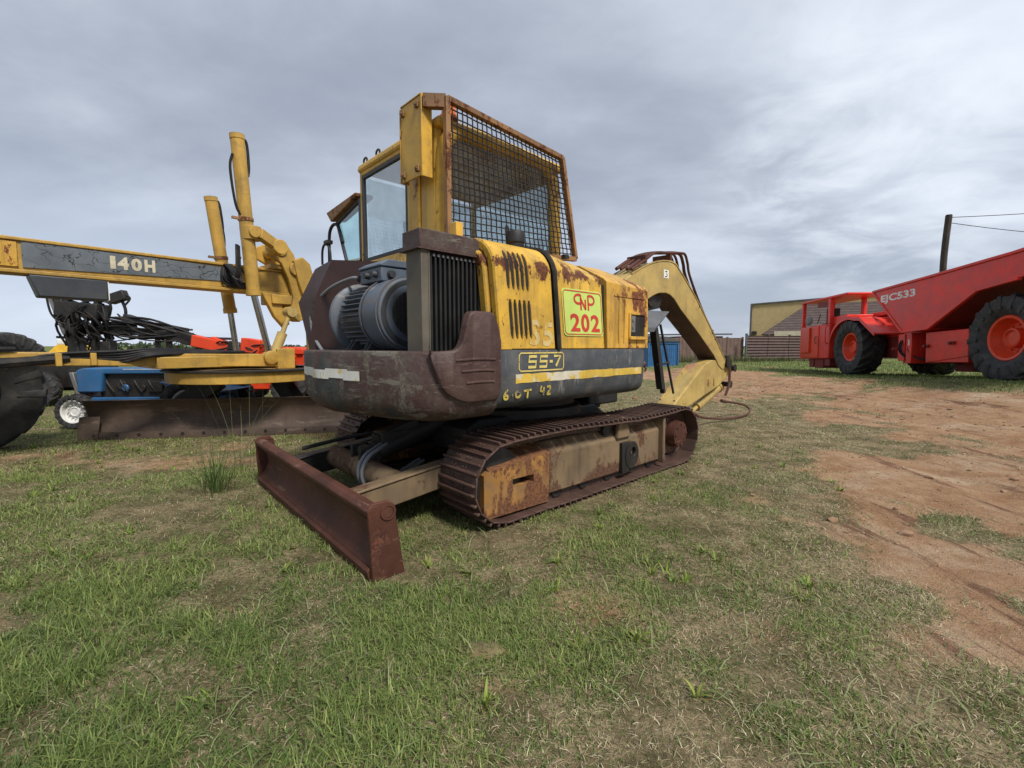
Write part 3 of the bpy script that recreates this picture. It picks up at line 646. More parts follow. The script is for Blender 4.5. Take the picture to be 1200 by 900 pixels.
for s in ss_:
    a = np.interp(s, *zip(*zlo)); b_ = np.interp(s, *zip(*zhi)); o1 = on_out(s, .034); o0 = on_out(s, -.03); o2 = on_out(s, .022)
    rr2.append([(o0.x,o0.y,a-.0),(o2.x,o2.y,a),(o1.x,o1.y,a+.03),(o1.x,o1.y,b_-.015),(o2.x,o2.y,b_),(o0.x,o0.y,b_)])
sp.loft(rr2, True, True); sto = obj('step_pad', sp, brown, cwo, bevel=.006, ang=45)
for zz_, s0, s1 in ((1.112,.05,.33),(1.045,.06,.30),(.975,.06,.27)):
    rb = M(); rb.tube([on_out(s, .034)+Vector((0,0,zz_+.008*sin(s*9))) for s in np.linspace(s0,s1,9)], .008, k=0); obj('tread_ridge', rb, brown, sto)
tp = M(); q0 = len(OUT)-1
def strip(m, s0, s1, za, zb, d=.003, n=24, fz=None):
    vs = []
    for s in np.linspace(s0, s1, n):
        p = on_out(s, d); j = fz(s) if fz else 0; vs += [(p.x,p.y,za+j),(p.x,p.y,zb+j)]
    m.add(vs, [(2*i,2*i+1,2*i+3,2*i+2) for i in range(n-1)])
ST = S_[-1]
strip(tp, ST-.79, ST-.99+.30, .985, 1.04) if False else None
def px_strip(): 
    # white and yellow reflective tape, laid in four overlapping lengths
    for a, b, dz, dd in ((.98,1.14,-.004,.0045),(1.10,1.34,.006,.003),(1.30,1.56,-.004,.004),(1.52,1.76,.004,.003),(1.73,2.02,.0,.0045)): strip(tp, a, b, .985+dz, 1.045+dz, dd)
px_strip(); obj('reflective_tape', tp, tapem, cwo)

sk = M()
def plan_side(sign):
    P = [(.118,0),(.5,0),(1.0,0),(1.5,0),(1.80,.003),(1.89,.02),(1.94,.06),(1.965,.13),(1.97,.30)]
    return smooth([(a,b if sign > 0 else 2.0-b,0) for a,b in P], 4)
def side_loft(sign):
    m = M(); P = plan_side(sign); rg = []
    for d, z in [(.24,.775),(.12,.78),(.05,.80),(.015,.835),(.003,.88),(0,.94),(0,1.165),(.004,1.172)]:
        q = []
        for i, p in enumerate(P):
            t = (P[min(i+1,len(P)-1)]-P[max(i-1,0)]).normalized(); nrm = Vector((-t.y,t.x,0))*(1 if sign > 0 else -1); q.append(tuple(p+nrm*d+Vector((0,0,z))))
        q += [(1.9,.5 if sign > 0 else 1.5,z),(.118,.5 if sign > 0 else 1.5,z)]; rg.append(q)
    m.loft(rg, True, True); return m
sko = obj('side_skirt', side_loft(1), skirt, ex, ang=40); obj('side_skirt', side_loft(-1), skirt, ex, ang=40)
R_ = lambda x, z, d=.003: (x, -d, z)                    # put a mark on the right flank
s_ = M(); n_ = 40; vs = []
for i in range(n_+1):
    x = .27+1.55*i/n_; vs += [R_(x,.952+random.uniform(-.003,.003)),R_(x,1.012+random.uniform(-.003,.003))]
s_.add(vs, [(2*i,2*i+2,2*i+3,2*i+1) for i in range(n_)]); obj('stripe', s_, stripe, sko)
nb = M(); fr_ = [(.315,1.03),(.30,1.045),(.30,1.135),(.315,1.15),(.735,1.15),(.75,1.135),(.75,1.045),(.735,1.03),(.315,1.03)]
strokes(nb, fr_, .010, lambda a,b: R_(a,b,.004)) if False else strokes(nb, [fr_], .010, lambda a,b: R_(a,b,.004))
# squared model lettering 5 5 - 7
def five(x): return [(x+.085,1.127),(x+.012,1.127),(x+.006,1.092),(x+.078,1.092),(x+.072,1.055),(x,1.055)]
strokes(nb, [five(.385), five(.495), [(.60,1.090),(.632,1.090)], [(.645,1.127),(.715,1.127),(.668,1.055)]], .019, lambda a,b: R_(a,b,.004))
obj('model_lettering', nb, yletter, sko)
for ln in ([[(.20,.925),(.175,.90),(.165,.875),(.18,.862),(.20,.872),(.19,.888),(.17,.882)], [(.235,.885),(.245,.885)], [(.30,.905),(.275,.90),(.272,.875),(.295,.868),(.315,.885),(.305,.905)], [(.345,.905),(.42,.91)], [(.385,.908),(.378,.855)]],
           [[(.52,.93),(.508,.895),(.545,.893)], [(.545,.92),(.535,.865)], [(.575,.92),(.61,.922),(.60,.895),(.575,.868),(.615,.87)]]):
    sc_ = M()
    for q_ in ln: strokes(sc_, [[(p.x,p.y) for p in smooth([(a,b,0) for a,b in q_], 3)]] if len(q_) > 2 else [q_], .015, lambda a,b: R_(a,b-.008,.003))
    obj('paint_scrawl', sc_, ydrip, sko)
hb = M(); hb.lathe([(0,.02),(.0,.03),(.03,.03),(.03,.02)], (1.955,.08,1.03), (.8,-.6,0), 12); hb.tube([(1.965,.07,1.02),(1.99,.05,.99),(1.98,.06,.96)], .009); obj('tow_hook', hb, hoser, sko)

dk = M(); dk.box(-.22,1.9,.14,1.86,1.02,1.155); dk.box(-.5,-.2,.6,1.5,1.05,1.155); dk.box(.1,1.9,.5,1.9,.76,1.02); obj('deck', dk, dark, ex, bevel=.01)
deckc = M(); deckc.box(.25,1.9,.62,.68,1.16,1.9); obj('bulkhead', deckc, dark, ex)

# ---- hood along the right flank
def hprof(x):
    # outer profile (y,z) at station x; rounded crown at the rear, chamfered towards the front
    q = min(1, max(0, (x-.75)/.5)); zt = 1.895-.02*q; zs = 1.69+.02*q
    if x > 1.3: zs = 1.712-.03*(x-1.3)/.63
    rnd = [(.19-.19*cos(a), zs+(zt-.012-zs)*sin(a)) for a in np.linspace(0, pi/2, 9)]
    chm = [(.002+.27*k/8+ (0 if k else 0), zs+.012+(zt-.02-zs)*min(1,(k/8))*.98) for k in range(9)]; chm[0] = (0, zs)
    c = [(a[0]*(1-q)+b[0]*q, a[1]*(1-q)+b[1]*q) for a, b in zip(rnd, chm)]
    if x > 1.55:
        k = (x-1.55)/.38; zc = zt-(zt-1.715)*k; c = [(a, min(b, zc+ .02*(1-a))) if i else (a,b) for i,(a,b) in enumerate(c)]; top = min(zt+.008, zc+.01)
    else: top = zt+.008
    return [(0,1.176),(0,1.40)]+c+[(.40,top-.002),(.60,top)]
def hood(x0, x1, n, lean, d=0.):
    m = M(); rg = []
    for x in np.linspace(x0, x1, n):
        P = hprof(x); r_ = [(x-lean*(z-1.176)/.7, y+d, z-(d if z > 1.3 else 0)) for y,z in P]; r_ += [(x-lean, .60, 1.176)]; rg.append(r_)
    m.loft(rg, True, True); return m
inner = hood(.24, 1.90, 14, .075, .03); obj('hood_lining', inner, seamb, ex)
h1 = obj('rear_hood_panel', hood(.235, .665, 6, .075), ylw, ex, bevel=.006)
# open arch at the rear end of the hood: an outer lip and a recessed inner lip
ar = M()
def arch_ring(x, d, lean=.075):
    P = [(0,1.176),(0,1.40)]+hprof(.2)[2:]; r = []
    for i, (y, z) in enumerate(P):
        a = P[max(i-1,0)]; b = P[min(i+1,len(P)-1)]; t = Vector((b[0]-a[0], b[1]-a[1])).normalized(); nr = Vector((t.y,-t.x))
        r.append((x-lean*(z-1.176)/.7, y+nr.x*d, max(1.176, z+nr.y*d)))
    return r
ar.loft([arch_ring(.238,.0),arch_ring(.145,.0),arch_ring(.138,.012),arch_ring(.138,.05),arch_ring(.150,.055),arch_ring(.150,.062),arch_ring(.115,.066),arch_ring(.108,.075),arch_ring(.108,.125),arch_ring(.20,.13),arch_ring(.238,.13)], False, False)
obj('hood_arch', ar, ylw, h1, ang=30)
h2 = obj('side_door', hood(.725, 1.262, 8, .085), ylw, ex, bevel=.006)
h3 = obj('front_cover', hood(1.30, 1.93, 10, .03), ylwf, ex, bevel=.006)
sl = M()
for x in (.70,): sl.tube([(x-.08*(z-1.176)/.7, y-.004, z) for y,z in hprof(.69)[:-1]], .020, k=2)
obj('door_seal', sl, seamb, h2)
# louvre slots, each a dark strip on the panel painting the slot's shade, plus lip
def sfy(z): P = hprof(.3); return np.interp(z, [p[1] for p in P[:11]], [p[0] for p in P[:11]])
lv = M(); lp = M()
for za, zb, xo in ((1.565,1.80,.165),(1.25,1.497,.20)):
    for k in range(5):
        n_ = 9; vs = []; pl = []
        for i in range(n_):
            z = za+(zb-za)*i/(n_-1); wq = .0105*math.sqrt(max(.05, 1-(2*i/(n_-1)-1)**6)); x = xo+.04+k*.043-.075*(z-za)/.7-.0*k
            y = sfy(z)-.003; vs += [(x-wq,y,z),(x+wq,y,z)]; pl.append((x+wq+.004, y-.002, z))
        lv.add(vs, [(2*i,2*i+1,2*i+3,2*i+2) for i in range(n_-1)]); lp.tube(pl, .0045, 5, 0)
obj('louvre_slot_shade', lv, dark, h1); obj('louvre_lip', lp, ylw, h1)
f55 = M(); text_mesh(f55, 'S', .395, .50, 1.20, 1.375, lambda a,b: R_(a,b,.0025), .03); text_mesh(f55, '5', .53, .635, 1.195, 1.36, lambda a,b: R_(a,b,.0025), .03); obj('overpainted_number', f55, palet, h1)
# green asset sign with red lettering
sg = M(); Xs = lambda x, z: x-.085*(z-1.3)/.7
def rrect(x0,x1,z0,z1,r,n=6):
    c = [(x1-r,z1-r,0),(x0+r,z1-r,90),(x0+r,z0+r,180),(x1-r,z0+r,270)]
    return [(cx+r*cos(rad(a+90*i/n)), cz+r*sin(rad(a+90*i/n))) for cx,cz,a in c for i in range(n+1)]
SGN = lambda a, b, d: (Xs(a,b), -d, b)
q = rrect(.752,1.232,1.272,1.612,.035); m2 = len(q)
sg.add([SGN(a,b,.001) for a,b in q]+[SGN(a,b,.006) for a,b in q], [list(range(m2)), list(range(m2,2*m2))]+[(i,(i+1)%m2,(i+1)%m2+m2,i+m2) for i in range(m2)])
sgo = obj('asset_sign', sg, signl, h2)
lt = M(); put = lambda a,b: SGN(a,b,.0085)
bd = rrect(.765,1.219,1.285,1.599,.03); strokes(lt, [bd+[bd[0]]], .007, put)
text_mesh(lt, '2', .83,.94,1.305,1.435, put, .028); text_mesh(lt, '0', .955,1.055,1.303,1.437, put, .028); text_mesh(lt, '2', 1.075,1.185,1.305,1.435, put, .028)
def bowl(cx, cz, rx, rz, a0, a1): return [(cx+rx*cos(rad(a)), cz+rz*sin(rad(a))) for a in np.linspace(a0, a1, 14)]
strokes(lt, [[(.965,1.575),(.965,1.465)], [(.965,1.575)]+bowl(.935,1.543,.045,.032,80,290)+[(.965,1.512)], [(1.055,1.575),(1.055,1.465)], [(1.055,1.575)]+bowl(1.085,1.543,.045,.032,100,-110)+[(1.055,1.512)], [(.965,1.548),(1.02,1.47)], [(1.02,1.545),(1.02,1.47)]], .017, put)
obj('sign_lettering', lt, signr, sgo)
# filler opening in the front cover
fo = M(); fo.box(1.62,1.845,-.002,.02,1.275,1.47); fh = obj('socket_opening', fo, seamb, h3)
fq = M(); fq.box(1.60,1.622,-.014,.01,1.27,1.48); fq.box(1.845,1.867,-.014,.01,1.27,1.48); fq.box(1.622,1.845,-.014,.01,1.462,1.484); fq.box(1.60,1.867,-.03,.01,1.25,1.278); obj('opening_frame', fq, ylwf, fh, bevel=.004)
fw_ = M(); fw_.box(1.635,1.70,-.006,.0,1.315,1.455); fw_.cyl((1.668,-.012,1.42),(1.668,-.005,1.42),.018); fw_.cyl((1.668,-.012,1.355),(1.668,-.005,1.355),.018); obj('socket_plate', fw_, steel, fh)
pn = M()
for (x0,x1,z0,z1) in ((1.38,1.86,1.60,1.612),): pn.box(x0,x1,-.006,0,z0,z1)
for x in (1.45,1.53): pn.box(x,x+.008,-.005,0,1.22,1.60)
obj('panel_fold', pn, ylwf, h3, bevel=.002)
cp = M(); cp.lathe([(0,.055),(.03,.062),(.05,.062),(.055,.07),(.11,.072),(.135,.06),(.145,.03)], (.56,.30,1.89), (0,0,1), 24); obj('breather_cap', cp, rubber, ex)
for a in (.77,1.0): hk = M(); hk.box(a,a+.05,.2,.24,1.88,1.91); obj('hood_catch', hk, dark, ex)
bk = M(); bk.box(.13,.19,.44,.52,1.88,2.05); obj('mounting_post', bk, ylwc, ex, bevel=.006)
pl_ = M(); pl_.hexa([(-.15,.40,1.86),(.12,.30,1.86),(.12,.5,1.86),(-.15,.52,1.86),(-.15,.40,1.865),(.12,.30,1.865),(.03,.5,1.93),(-.08,.52,1.93)]); obj('loose_sheet', pl_, steel, ex)

# ---- radiator
rd = M(); x0, x1, y0, y1 = -.355, .135, .13, .27
rd.box(x0+.05,x1,y0+.03,y1,1.16,1.75)
for k in range(13): x = x0+.065+k*.033; rd.box(x,x+.013,y0+.004,y0+.03,1.17,1.73)
ro_ = obj('radiator', rd, radm, ex)
rp = M(); rp.box(x0,x0+.05,y0-.005,y1+.02,1.16,1.755); rp.box(x0+.048,x0+.056,y0-.01,y0+.02,1.16,1.755); obj('radiator_post', rp, radp, ro_, bevel=.005)
rt = M(); rt.prism([(x0-.012,1.755),(x0-.012,1.865),(x1-.09,1.865),(x1,1.80),(x1,1.755)], 'y', y0-.012, y1+.04); obj('header_tank', rt, cwm, ro_, bevel=.006)
rl = M(); rl.box(x0-.03,x1,y0-.022,y1+.05,1.748,1.757); obj('tank_ledge', rl, brown, ro_)
rbv = M()
for k in range(12): x = x0+.09+k*.033; rbv.cyl((x,y0-.002,1.725),(x,y0+.006,1.725),.009,n=6)
obj('radiator_bolt', rbv, steel, ro_)

# ---- electric motor standing across the rear deck
mx_, mz = -.17, 1.41
mo = M(); mo.lathe([(0,.19),(0,.205),(.03,.205),(.05,.19),(.5,.19),(.5,.10)], (mx_,1.22,mz), (0,-1,0), 40)
for k in range(36):
    a = 2*pi*k/36
    e = Vector((cos(a),0,sin(a))); t_ = Vector((-sin(a),0,cos(a)))
    c0 = Vector((mx_,0,mz))
    b0 = [c0+e*.185-t_*.004, c0+e*.185+t_*.004, c0+e*.232+t_*.0025, c0+e*.232-t_*.0025]
    mo.hexa([b0[0]+Vector((0,.80,0)),b0[1]+Vector((0,.80,0)),b0[1]+Vector((0,1.17,0)),b0[0]+Vector((0,1.17,0)),b0[3]+Vector((0,.80,0)),b0[2]+Vector((0,.80,0)),b0[2]+Vector((0,1.17,0)),b0[3]+Vector((0,1.17,0))])
mto = obj('electric_motor', mo, motor, ex, ang=30)
fl = M(); fl.lathe([(0,.12),(0,.262),(.03,.262),(.045,.24),(.05,.21)], (mx_,1.27,mz), (0,-1,0), 40)
for k in range(4): a = pi/4+k*pi/2; fl.bar((mx_+.2*cos(a),1.225,mz+.2*sin(a)),(mx_+.2*cos(a),1.14,mz+.2*sin(a)),.03,.03)
obj('motor_flange', fl, motor, mto, ang=30)
fc = M(); fc.lathe([(0,.235),(0,.243),(.22,.245),(.255,.238),(.265,.215),(.27,.15),(.27,.01)], (mx_,.80,mz), (0,-1,0), 44); fco = obj('fan_cowl', fc, motor, mto, ang=30)
fb = M(); fb.lathe([(0,.247),(0,.252),(.018,.252),(.018,.247)], (mx_,.80,mz), (0,-1,0), 44, False); fb.lathe([(0,.246),(0,.251),(.014,.251),(.014,.243)], (mx_,.575,mz), (0,-1,0), 44, False); obj('cowl_band', fb, motor, fco)
ff = M(); ff.lathe([(0,.225),(.004,.222),(.004,.15)], (mx_,.537,mz), (0,-1,0), 40, False); obj('intake_face', ff, motdk, fco)
gr_ = M(); gr_.lathe([(0,.15),(.004,.15)], (mx_,.528,mz), (0,-1,0), 30)
for k in range(-5,6):
    h_ = math.sqrt(.15**2-(k*.026)**2); gr_.bar((mx_+k*.026,.522,mz-h_),(mx_+k*.026,.522,mz+h_),.006,.006); gr_.bar((mx_-h_,.519,mz+k*.026),(mx_+h_,.519,mz+k*.026),.006,.006)
obj('fan_grille', gr_, motdk, fco)
tb = M(); tb.box(mx_-.12,mx_+.10,.72,1.04,1.635,1.735); tb.box(mx_-.08,mx_+.07,.78,.98,1.59,1.64); tbo = obj('terminal_box', tb, motor, mto, bevel=.008)
tl_ = M(); tl_.prism([(mx_-.13,1.735),(mx_-.13,1.75),(mx_-.07,1.785),(mx_+.07,1.785),(mx_+.11,1.75),(mx_+.11,1.735)], 'y', .71, 1.05); obj('box_lid', tl_, motor, tbo, bevel=.006)
gld = M()
for y_ in (.79,.90):
    gld = M(); gld.cyl((mx_-.118,y_,1.685),(mx_-.155,y_,1.685),.026,.02,12); obj('cable_gland', gld, motdk, tbo)
for p0_, p1_ in (((mx_-.05,.722,1.685),(mx_-.05,.69,1.685)),((mx_-.10,1.038,1.685),(mx_-.10,1.09,1.685))):
    gld = M(); gld.cyl(p0_,p1_,.03,.024,12); obj('cable_gland', gld, motdk, tbo)
obj('cable_gland', gld, motdk, tbo)
ft = M()
for y_ in (.85,1.12):
    ft.hexa([(mx_-.20,y_-.03,1.15),(mx_+.2,y_-.03,1.15),(mx_+.2,y_+.03,1.15),(mx_-.2,y_+.03,1.15),(mx_-.13,y_-.03,1.25),(mx_+.13,y_-.03,1.25),(mx_+.13,y_+.03,1.25),(mx_-.13,y_+.03,1.25)])
    ft.bar((mx_-.19,y_,1.16),(mx_-.12,y_,1.26),.014,.03)
obj('motor_foot', ft, motdk, mto, bevel=.005)
cbx = M(); cbx.tube([(mx_-.10,1.08,1.685),(-.29,1.19,1.70),(-.32,1.50,1.655),(-.34,1.74,1.56),(-.36,1.83,1.44),(-.37,1.74,1.27),(-.38,1.52,1.14)], .013, 8); obj('supply_cable', cbx, cable, ex)
mb = M(); mb.box(-.30,.10,.80,1.6,1.15,1.175); mb.cyl((-.1,1.27,mz),(-.1,1.62,mz-.02),.14); mb.box(-.05,.3,1.1,1.6,1.2,1.5); obj('hydraulic_pump', mb, dark, ex, bevel=.01)

# ---- folded steel guard left of the motor
gd = M()
F1 = [(-.28,1.56,1.885),(.09,1.09,1.85),(.11,1.05,1.155),(-.42,1.74,1.155),(-.37,1.685,1.60)]
O1 = [(-.30,1.86,1.845),(-.405,1.975,1.565),(-.345,1.92,1.155)]
gd.add(F1+O1, [(0,1,2,3,4),(0,4,6,5),(4,3,7,6)])
th = .012; nrm = Vector((.72,.55,0)).normalized()*th
gd2 = M(); V_ = F1+O1; nV = len(V_)
gd2.add([Vector(p) for p in V_]+[Vector(p)+nrm for p in V_], [(0,1,2,3,4),(0,4,6,5),(4,3,7,6),(8,12,11,10,9),(8,13,14,12),(12,14,15,11),(0,1,9,8),(1,2,10,9),(2,3,11,10),(3,7,15,11),(7,6,14,15),(6,5,13,14),(5,0,8,13)])
go = obj('motor_guard', gd2, guardm, ex, bevel=.006)
gb = M(); gb.add([(-.28,1.56,1.887),(-.30,1.86,1.847),(.35,1.93,1.85),(.30,1.30,1.88),(.09,1.09,1.852)], [(0,1,2,3,4)])
gb.add([(-.345,1.925,1.155),(-.405,1.98,1.565),(-.30,1.865,1.846),(.35,1.935,1.85),(.35,1.96,1.155)], [(0,1,2,3,4)])
so_ = gb; obj('guard_top', gb, guardm, go)
for z_ in (1.555,1.50): gh = M(); gh.cyl((-.383,1.712,z_),(-.386,1.708,z_),.012,n=10); obj('guard_bolt', gh, dark, go)

# ---- cab
xr, xf, yr, yl = .16, 1.50, .665, 1.945
cabm = M()
cabm.box(xr, xf, yr, yl, 1.17, 1.955)                                  # lower body
cab = obj('cab', cabm, ylwc, ex, bevel=.03)
sk2 = M(); sk2.box(xr-.03,xr,.98,yl-.02,1.80,1.86); sk2.hexa([(xr-.05,1.0,1.86),(xr-.001,1.0,1.86),(xr-.001,yl,1.86),(xr-.05,yl,1.86),(xr-.02,1.0,1.955),(xr-.001,1.0,1.955),(xr-.001,yl,1.955),(xr-.02,yl,1.955)]); obj('cab_sill', sk2, ylwc, cab, bevel=.006)
rf = M()
for z0, z1, d in ((2.775,2.80,.0),(2.80,2.845,-.012),(2.845,2.865,-.05)): pass
rf.loft([[(xr-.005-d,yr-d-.0,z),(xf+d,yr-d,z),(xf+d,yl+d,z),(xr-.005-d,yl+d,z)] for z, d in ((2.765,.0),(2.79,.012),(2.83,.005),(2.862,-.05),(2.87,-.12))])
rfo = obj('cab_roof', rf, ylwc, cab, bevel=.012)
def ring_lift(x, y):
    m = M(); m.tube([(x,y-.03,2.85),(x,y-.03,2.89),(x,y,2.905),(x,y+.03,2.89),(x,y+.03,2.85)], .009); return m
for y_ in (1.66, 1.90): obj('lifting_ring', ring_lift(.20, y_), dark, rfo)
pl = M()
pl.box(xr,xr+.05,1.905,yl,1.955,2.77)                                   # rear left
pl.box(xr-.006,xr+.05,1.055,1.115,1.90,2.77)                            # rear inner posts
pl.box(xr-.02,xr+.05,.93,1.04,1.80,2.77)
pl.box(xr,xr+.05,1.115,1.905,2.735,2.77)
pl.box(xf-.05,xf,1.9,yl,1.955,2.77)
pl.box(xf-.05,xf,yr+.05,1.9,2.71,2.77)
obj('cab_pillar', pl, ylwc, cab, bevel=.008)
# hooped corner tubes that frame the right-hand side glass
hp = M()
for x, s in ((xr+.055, 1),(xf-.055, -1)):
    pass
hp.tube([(xr+.055,yr+.05,1.9),(xr+.055,yr+.05,2.50),(xr+.075,yr+.05,2.66),(xr+.15,yr+.05,2.765),(xr+.28,yr+.05,2.80),(xf-.28,yr+.05,2.80),(xf-.15,yr+.05,2.765),(xf-.075,yr+.05,2.66),(xf-.055,yr+.05,2.50),(xf-.035,yr+.05,1.9)], .058, 12, 5)
obj('cab_hoop', hp, ylwc, cab)
pb = M(); pb.box(xr-.004,xr+.07,.72,.93,1.9,2.80); obj('corner_panel', pb, ylwc, cab, bevel=.02)
gw = M(); gw.box(xr+.012,xr+.018,1.118,1.903,1.957,2.733); obj('rear_window', gw, gl_cab, cab)
gf = M()
for (a,b_,c,d) in ((1.116,1.150,1.957,2.733),(1.870,1.904,1.957,2.733)): gf.box(xr-.003,xr+.03,a,b_,c,d)
gf.box(xr-.003,xr+.03,1.15,1.87,1.957,1.995); gf.box(xr-.003,xr+.03,1.15,1.87,2.70,2.733); obj('window_seal', gf, motdk, cab, bevel=.006)
gs = M(); gs.box(xr+.10,xf-.09,yr+.045,yr+.05,1.95,2.75); obj('side_window', gs, gl_dk, cab)
gfw = M(); gfw.box(xf-.03,xf-.025,yr+.08,1.9,1.95,2.71); obj('front_window', gfw, gl_cab, cab)
glw = M(); glw.box(xr+.06,xf-.06,yl-.03,yl-.025,1.95,2.73); obj('left_window', glw, gl_cab, cab)
st = M(); st.box(.45,.95,1.1,1.55,1.6,1.75); st.hexa([(.42,1.1,1.75),(.55,1.1,1.75),(.55,1.55,1.75),(.42,1.55,1.75),(.33,1.12,2.30),(.43,1.12,2.30),(.43,1.53,2.30),(.33,1.53,2.30)]); st.box(.35,.43,1.2,1.45,2.32,2.5); obj('operator_seat', st, dark, cab, bevel=.04)
cn = M(); cn.box(1.1,1.4,.8,1.7,1.9,2.1); cn.cyl((1.15,1.0,2.0),(1.12,1.0,2.3),.02); obj('console', cn, dark, cab, bevel=.03)
# open door leaf and its visor on the far left
dv = M(); P0 = [(.17,1.97,2.555),(.17,2.50,2.45),(.17,2.28,2.02),(.17,1.97,2.0)]
dv.add(P0+[(x+.006,y,z) for x,y,z in P0], [(0,1,2,3),(7,6,5,4),(0,4,5,1),(1,5,6,2),(2,6,7,3),(3,7,4,0)])
dfr = M(); dfr.tube([(.173,1.965,2.0),(.173,1.965,2.55)], .022, 8, 0); dfr.tube([(.173,1.965,2.545),(.173,2.49,2.425)], .02, 8, 0); dfr.tube([(.173,2.49,2.43),(.173,2.285,2.0)], .018, 8, 0); dfr.tube([(.173,2.285,2.0),(.173,1.965,1.985)], .018, 8, 0)
dro = obj('cab_door', dfr, motdk, cab); obj('door_glass', dv, gl_teal, dro)
vz = M(); vz.hexa([(.12,1.96,2.565),(.30,1.96,2.575),(.30,2.58,2.475),(.12,2.53,2.44),(.12,1.96,2.60),(.30,1.96,2.61),(.30,2.64,2.555),(.11,2.62,2.545)]); obj('rain_visor', vz, cagep, cab, bevel=.01)
mr = M(); mr.tube([(.14,2.64,2.05),(.14,2.63,2.28),(.14,2.59,2.38),(.15,2.51,2.42),(.16,2.44,2.38),(.165,2.36,2.22)], .016); mr.tube([(.12,2.78,2.05),(.12,2.77,2.18),(.12,2.72,2.24),(.12,2.63,2.23),(.12,2.57,2.16),(.12,2.56,2.05)], .012); mr.box(.10,.16,2.59,2.68,2.24,2.275); obj('grab_rail', mr, dark, cab)

# bolted guard plate behind the cab and the mesh cage over its right side
bpz = M(); bpz.box(.035,.05,.715,.985,2.405,2.945); bpz.box(.03,.12,.70,.716,2.395,2.955); bpz.box(.03,.10,.985,.998,2.41,2.94); bpz.box(.03,.12,.716,.985,2.945,2.957)
bpo = obj('cage_bracket', bpz, ylwc, ex, bevel=.004)
for (y_, z_) in ((.755,2.89),(.945,2.89),(.755,2.455),(.945,2.455)):
    q = M(); q.box(.018,.035,y_-.02,y_+.02,z_-.02,z_+.02); q.cyl((.018,y_,z_),(.008,y_,z_),.013,n=6); obj('bolt', q, cagep, bpo, bevel=.003)
br_ = M(); br_.bar((.05,.70,2.90),(.17,.60,2.90),.05,.09); br_.bar((.11,.75,2.91),(.11,.62,2.91),.03,.05); obj('cage_strut', br_, cagep, bpo)
cg = M(); yc = .585
def cpt(u, w):   # u along, w up, in the cage plane
    xl_ = .165; xr_ = 1.405+(1-w)*.20; zt = 2.915-.065*u; zb = 1.90+.10*u
    return Vector((xl_+(xr_-xl_)*u, yc, zb+(zt-zb)*w))
for a, b_, w_ in ((cpt(0,0),cpt(0,1.01),.038),(cpt(0,1),cpt(1,1),.04),(cpt(1,0),cpt(1,1.005),.034),(cpt(0,0),cpt(1,0),.04)): cg.bar(a, b_, w_, .045, (0,1,0))
cgo = obj('mesh_cage', cg, cagep, ex, bevel=.004)
wr = M(); nu, nw = 27, 20
for i in range(1, nu):
    u = i/nu+random.uniform(-.002,.002); pts = [cpt(u, k/12)+Vector((0,.003*(-1)**(k)+.004,0)) for k in range(13)]; wr.tube(pts, .0052, 5, 0)
for j in range(1, nw):
    w_ = j/nw; pts = [cpt(k/14, w_)+Vector((0,.003*(-1)**(k+1)+.004,0)) for k in range(15)]; wr.tube(pts, .0052, 5, 0)
obj('wire_mesh', wr, dark, cgo)
bcn = M(); bcn.lathe([(0,.07),(.02,.07),(.03,.055),(.11,.05),(.13,.03),(.135,.0)], (.28,.72,2.855), (0,0,1), 20); obj('warning_beacon', bcn, beac, cab)

# ---- boom, arm, cylinders
BY0, BY1 = .66, .94
top = [(2.25,1.72),(2.50,1.88),(2.69,1.985),(3.04,2.13),(3.30,2.20),(3.50,2.225),(3.62,2.225),(3.72,2.20),(3.82,2.14),(3.95,2.06),(4.27,1.85),(4.8,1.44),(5.25,1.06),(5.45,.90)]
bot = [(5.40,.84),(5.25,.84),(5.12,.90),(4.95,1.05),(4.35,1.40),(3.87,1.66),(3.69,1.78),(3.58,1.825),(3.48,1.84),(3.30,1.825),(3.18,1.79),(2.99,1.71),(2.80,1.45),(2.60,1.12),(2.45,.90),(2.28,.82),(2.12,.90),(2.10,1.05)]
bm_ = M(); bm_.prism(top+bot, 'y', BY0, BY1); bm_.m = [1 if (len(f) == 4 and i-2 >= len(top)-1) else 0 for i, f in enumerate(bm_.f)]; boom = obj('boom', bm_, [ylwb, brown], ex, bevel=.012, ang=25)  # underside faces take the dark brown: shade painted under the yellow boom
fl_ = M()
for y_ in (BY0-.006, BY1-.012):
    P = smooth([(a,0,b) for a,b in top[2:]], 3); vs = []
    for p in P: vs += [(p.x,y_,p.z-.0),(p.x,y_+.018,p.z-.0),(p.x,y_+.018,p.z+.016),(p.x,y_,p.z+.016)]
    k = len(P); fl_.loft([vs[4*i:4*i+4] for i in range(k)])
obj('boom_flange', fl_, ylwb, boom)
lb = M(); lb.box(3.40,3.52,BY0-.003,BY0,2.02,2.12); lbo = obj('boom_label', lb, white, boom)
lq = M(); strokes(lq, [[(3.43,2.10),(3.48,2.10),(3.46,2.075),(3.485,2.06),(3.47,2.04),(3.43,2.04)]], .012, lambda a,b: (a,BY0-.005,b)); obj('label_mark', lq, signr if False else dark, lbo)
lug = M(); lug.lathe([(0,.05),(0,.085),(.03,.085),(.03,.05)], (3.25,BY0+.06,1.75), (0,1,0), 20); lug.prism([(2.95,1.70),(3.05,1.50),(3.16,1.42),(3.22,1.62),(3.45,1.66),(3.55,1.80),(3.2,1.80)], 'y', BY0+.08, BY1-.08); obj('boom_lug', lug, dark, boom)
hs = M()
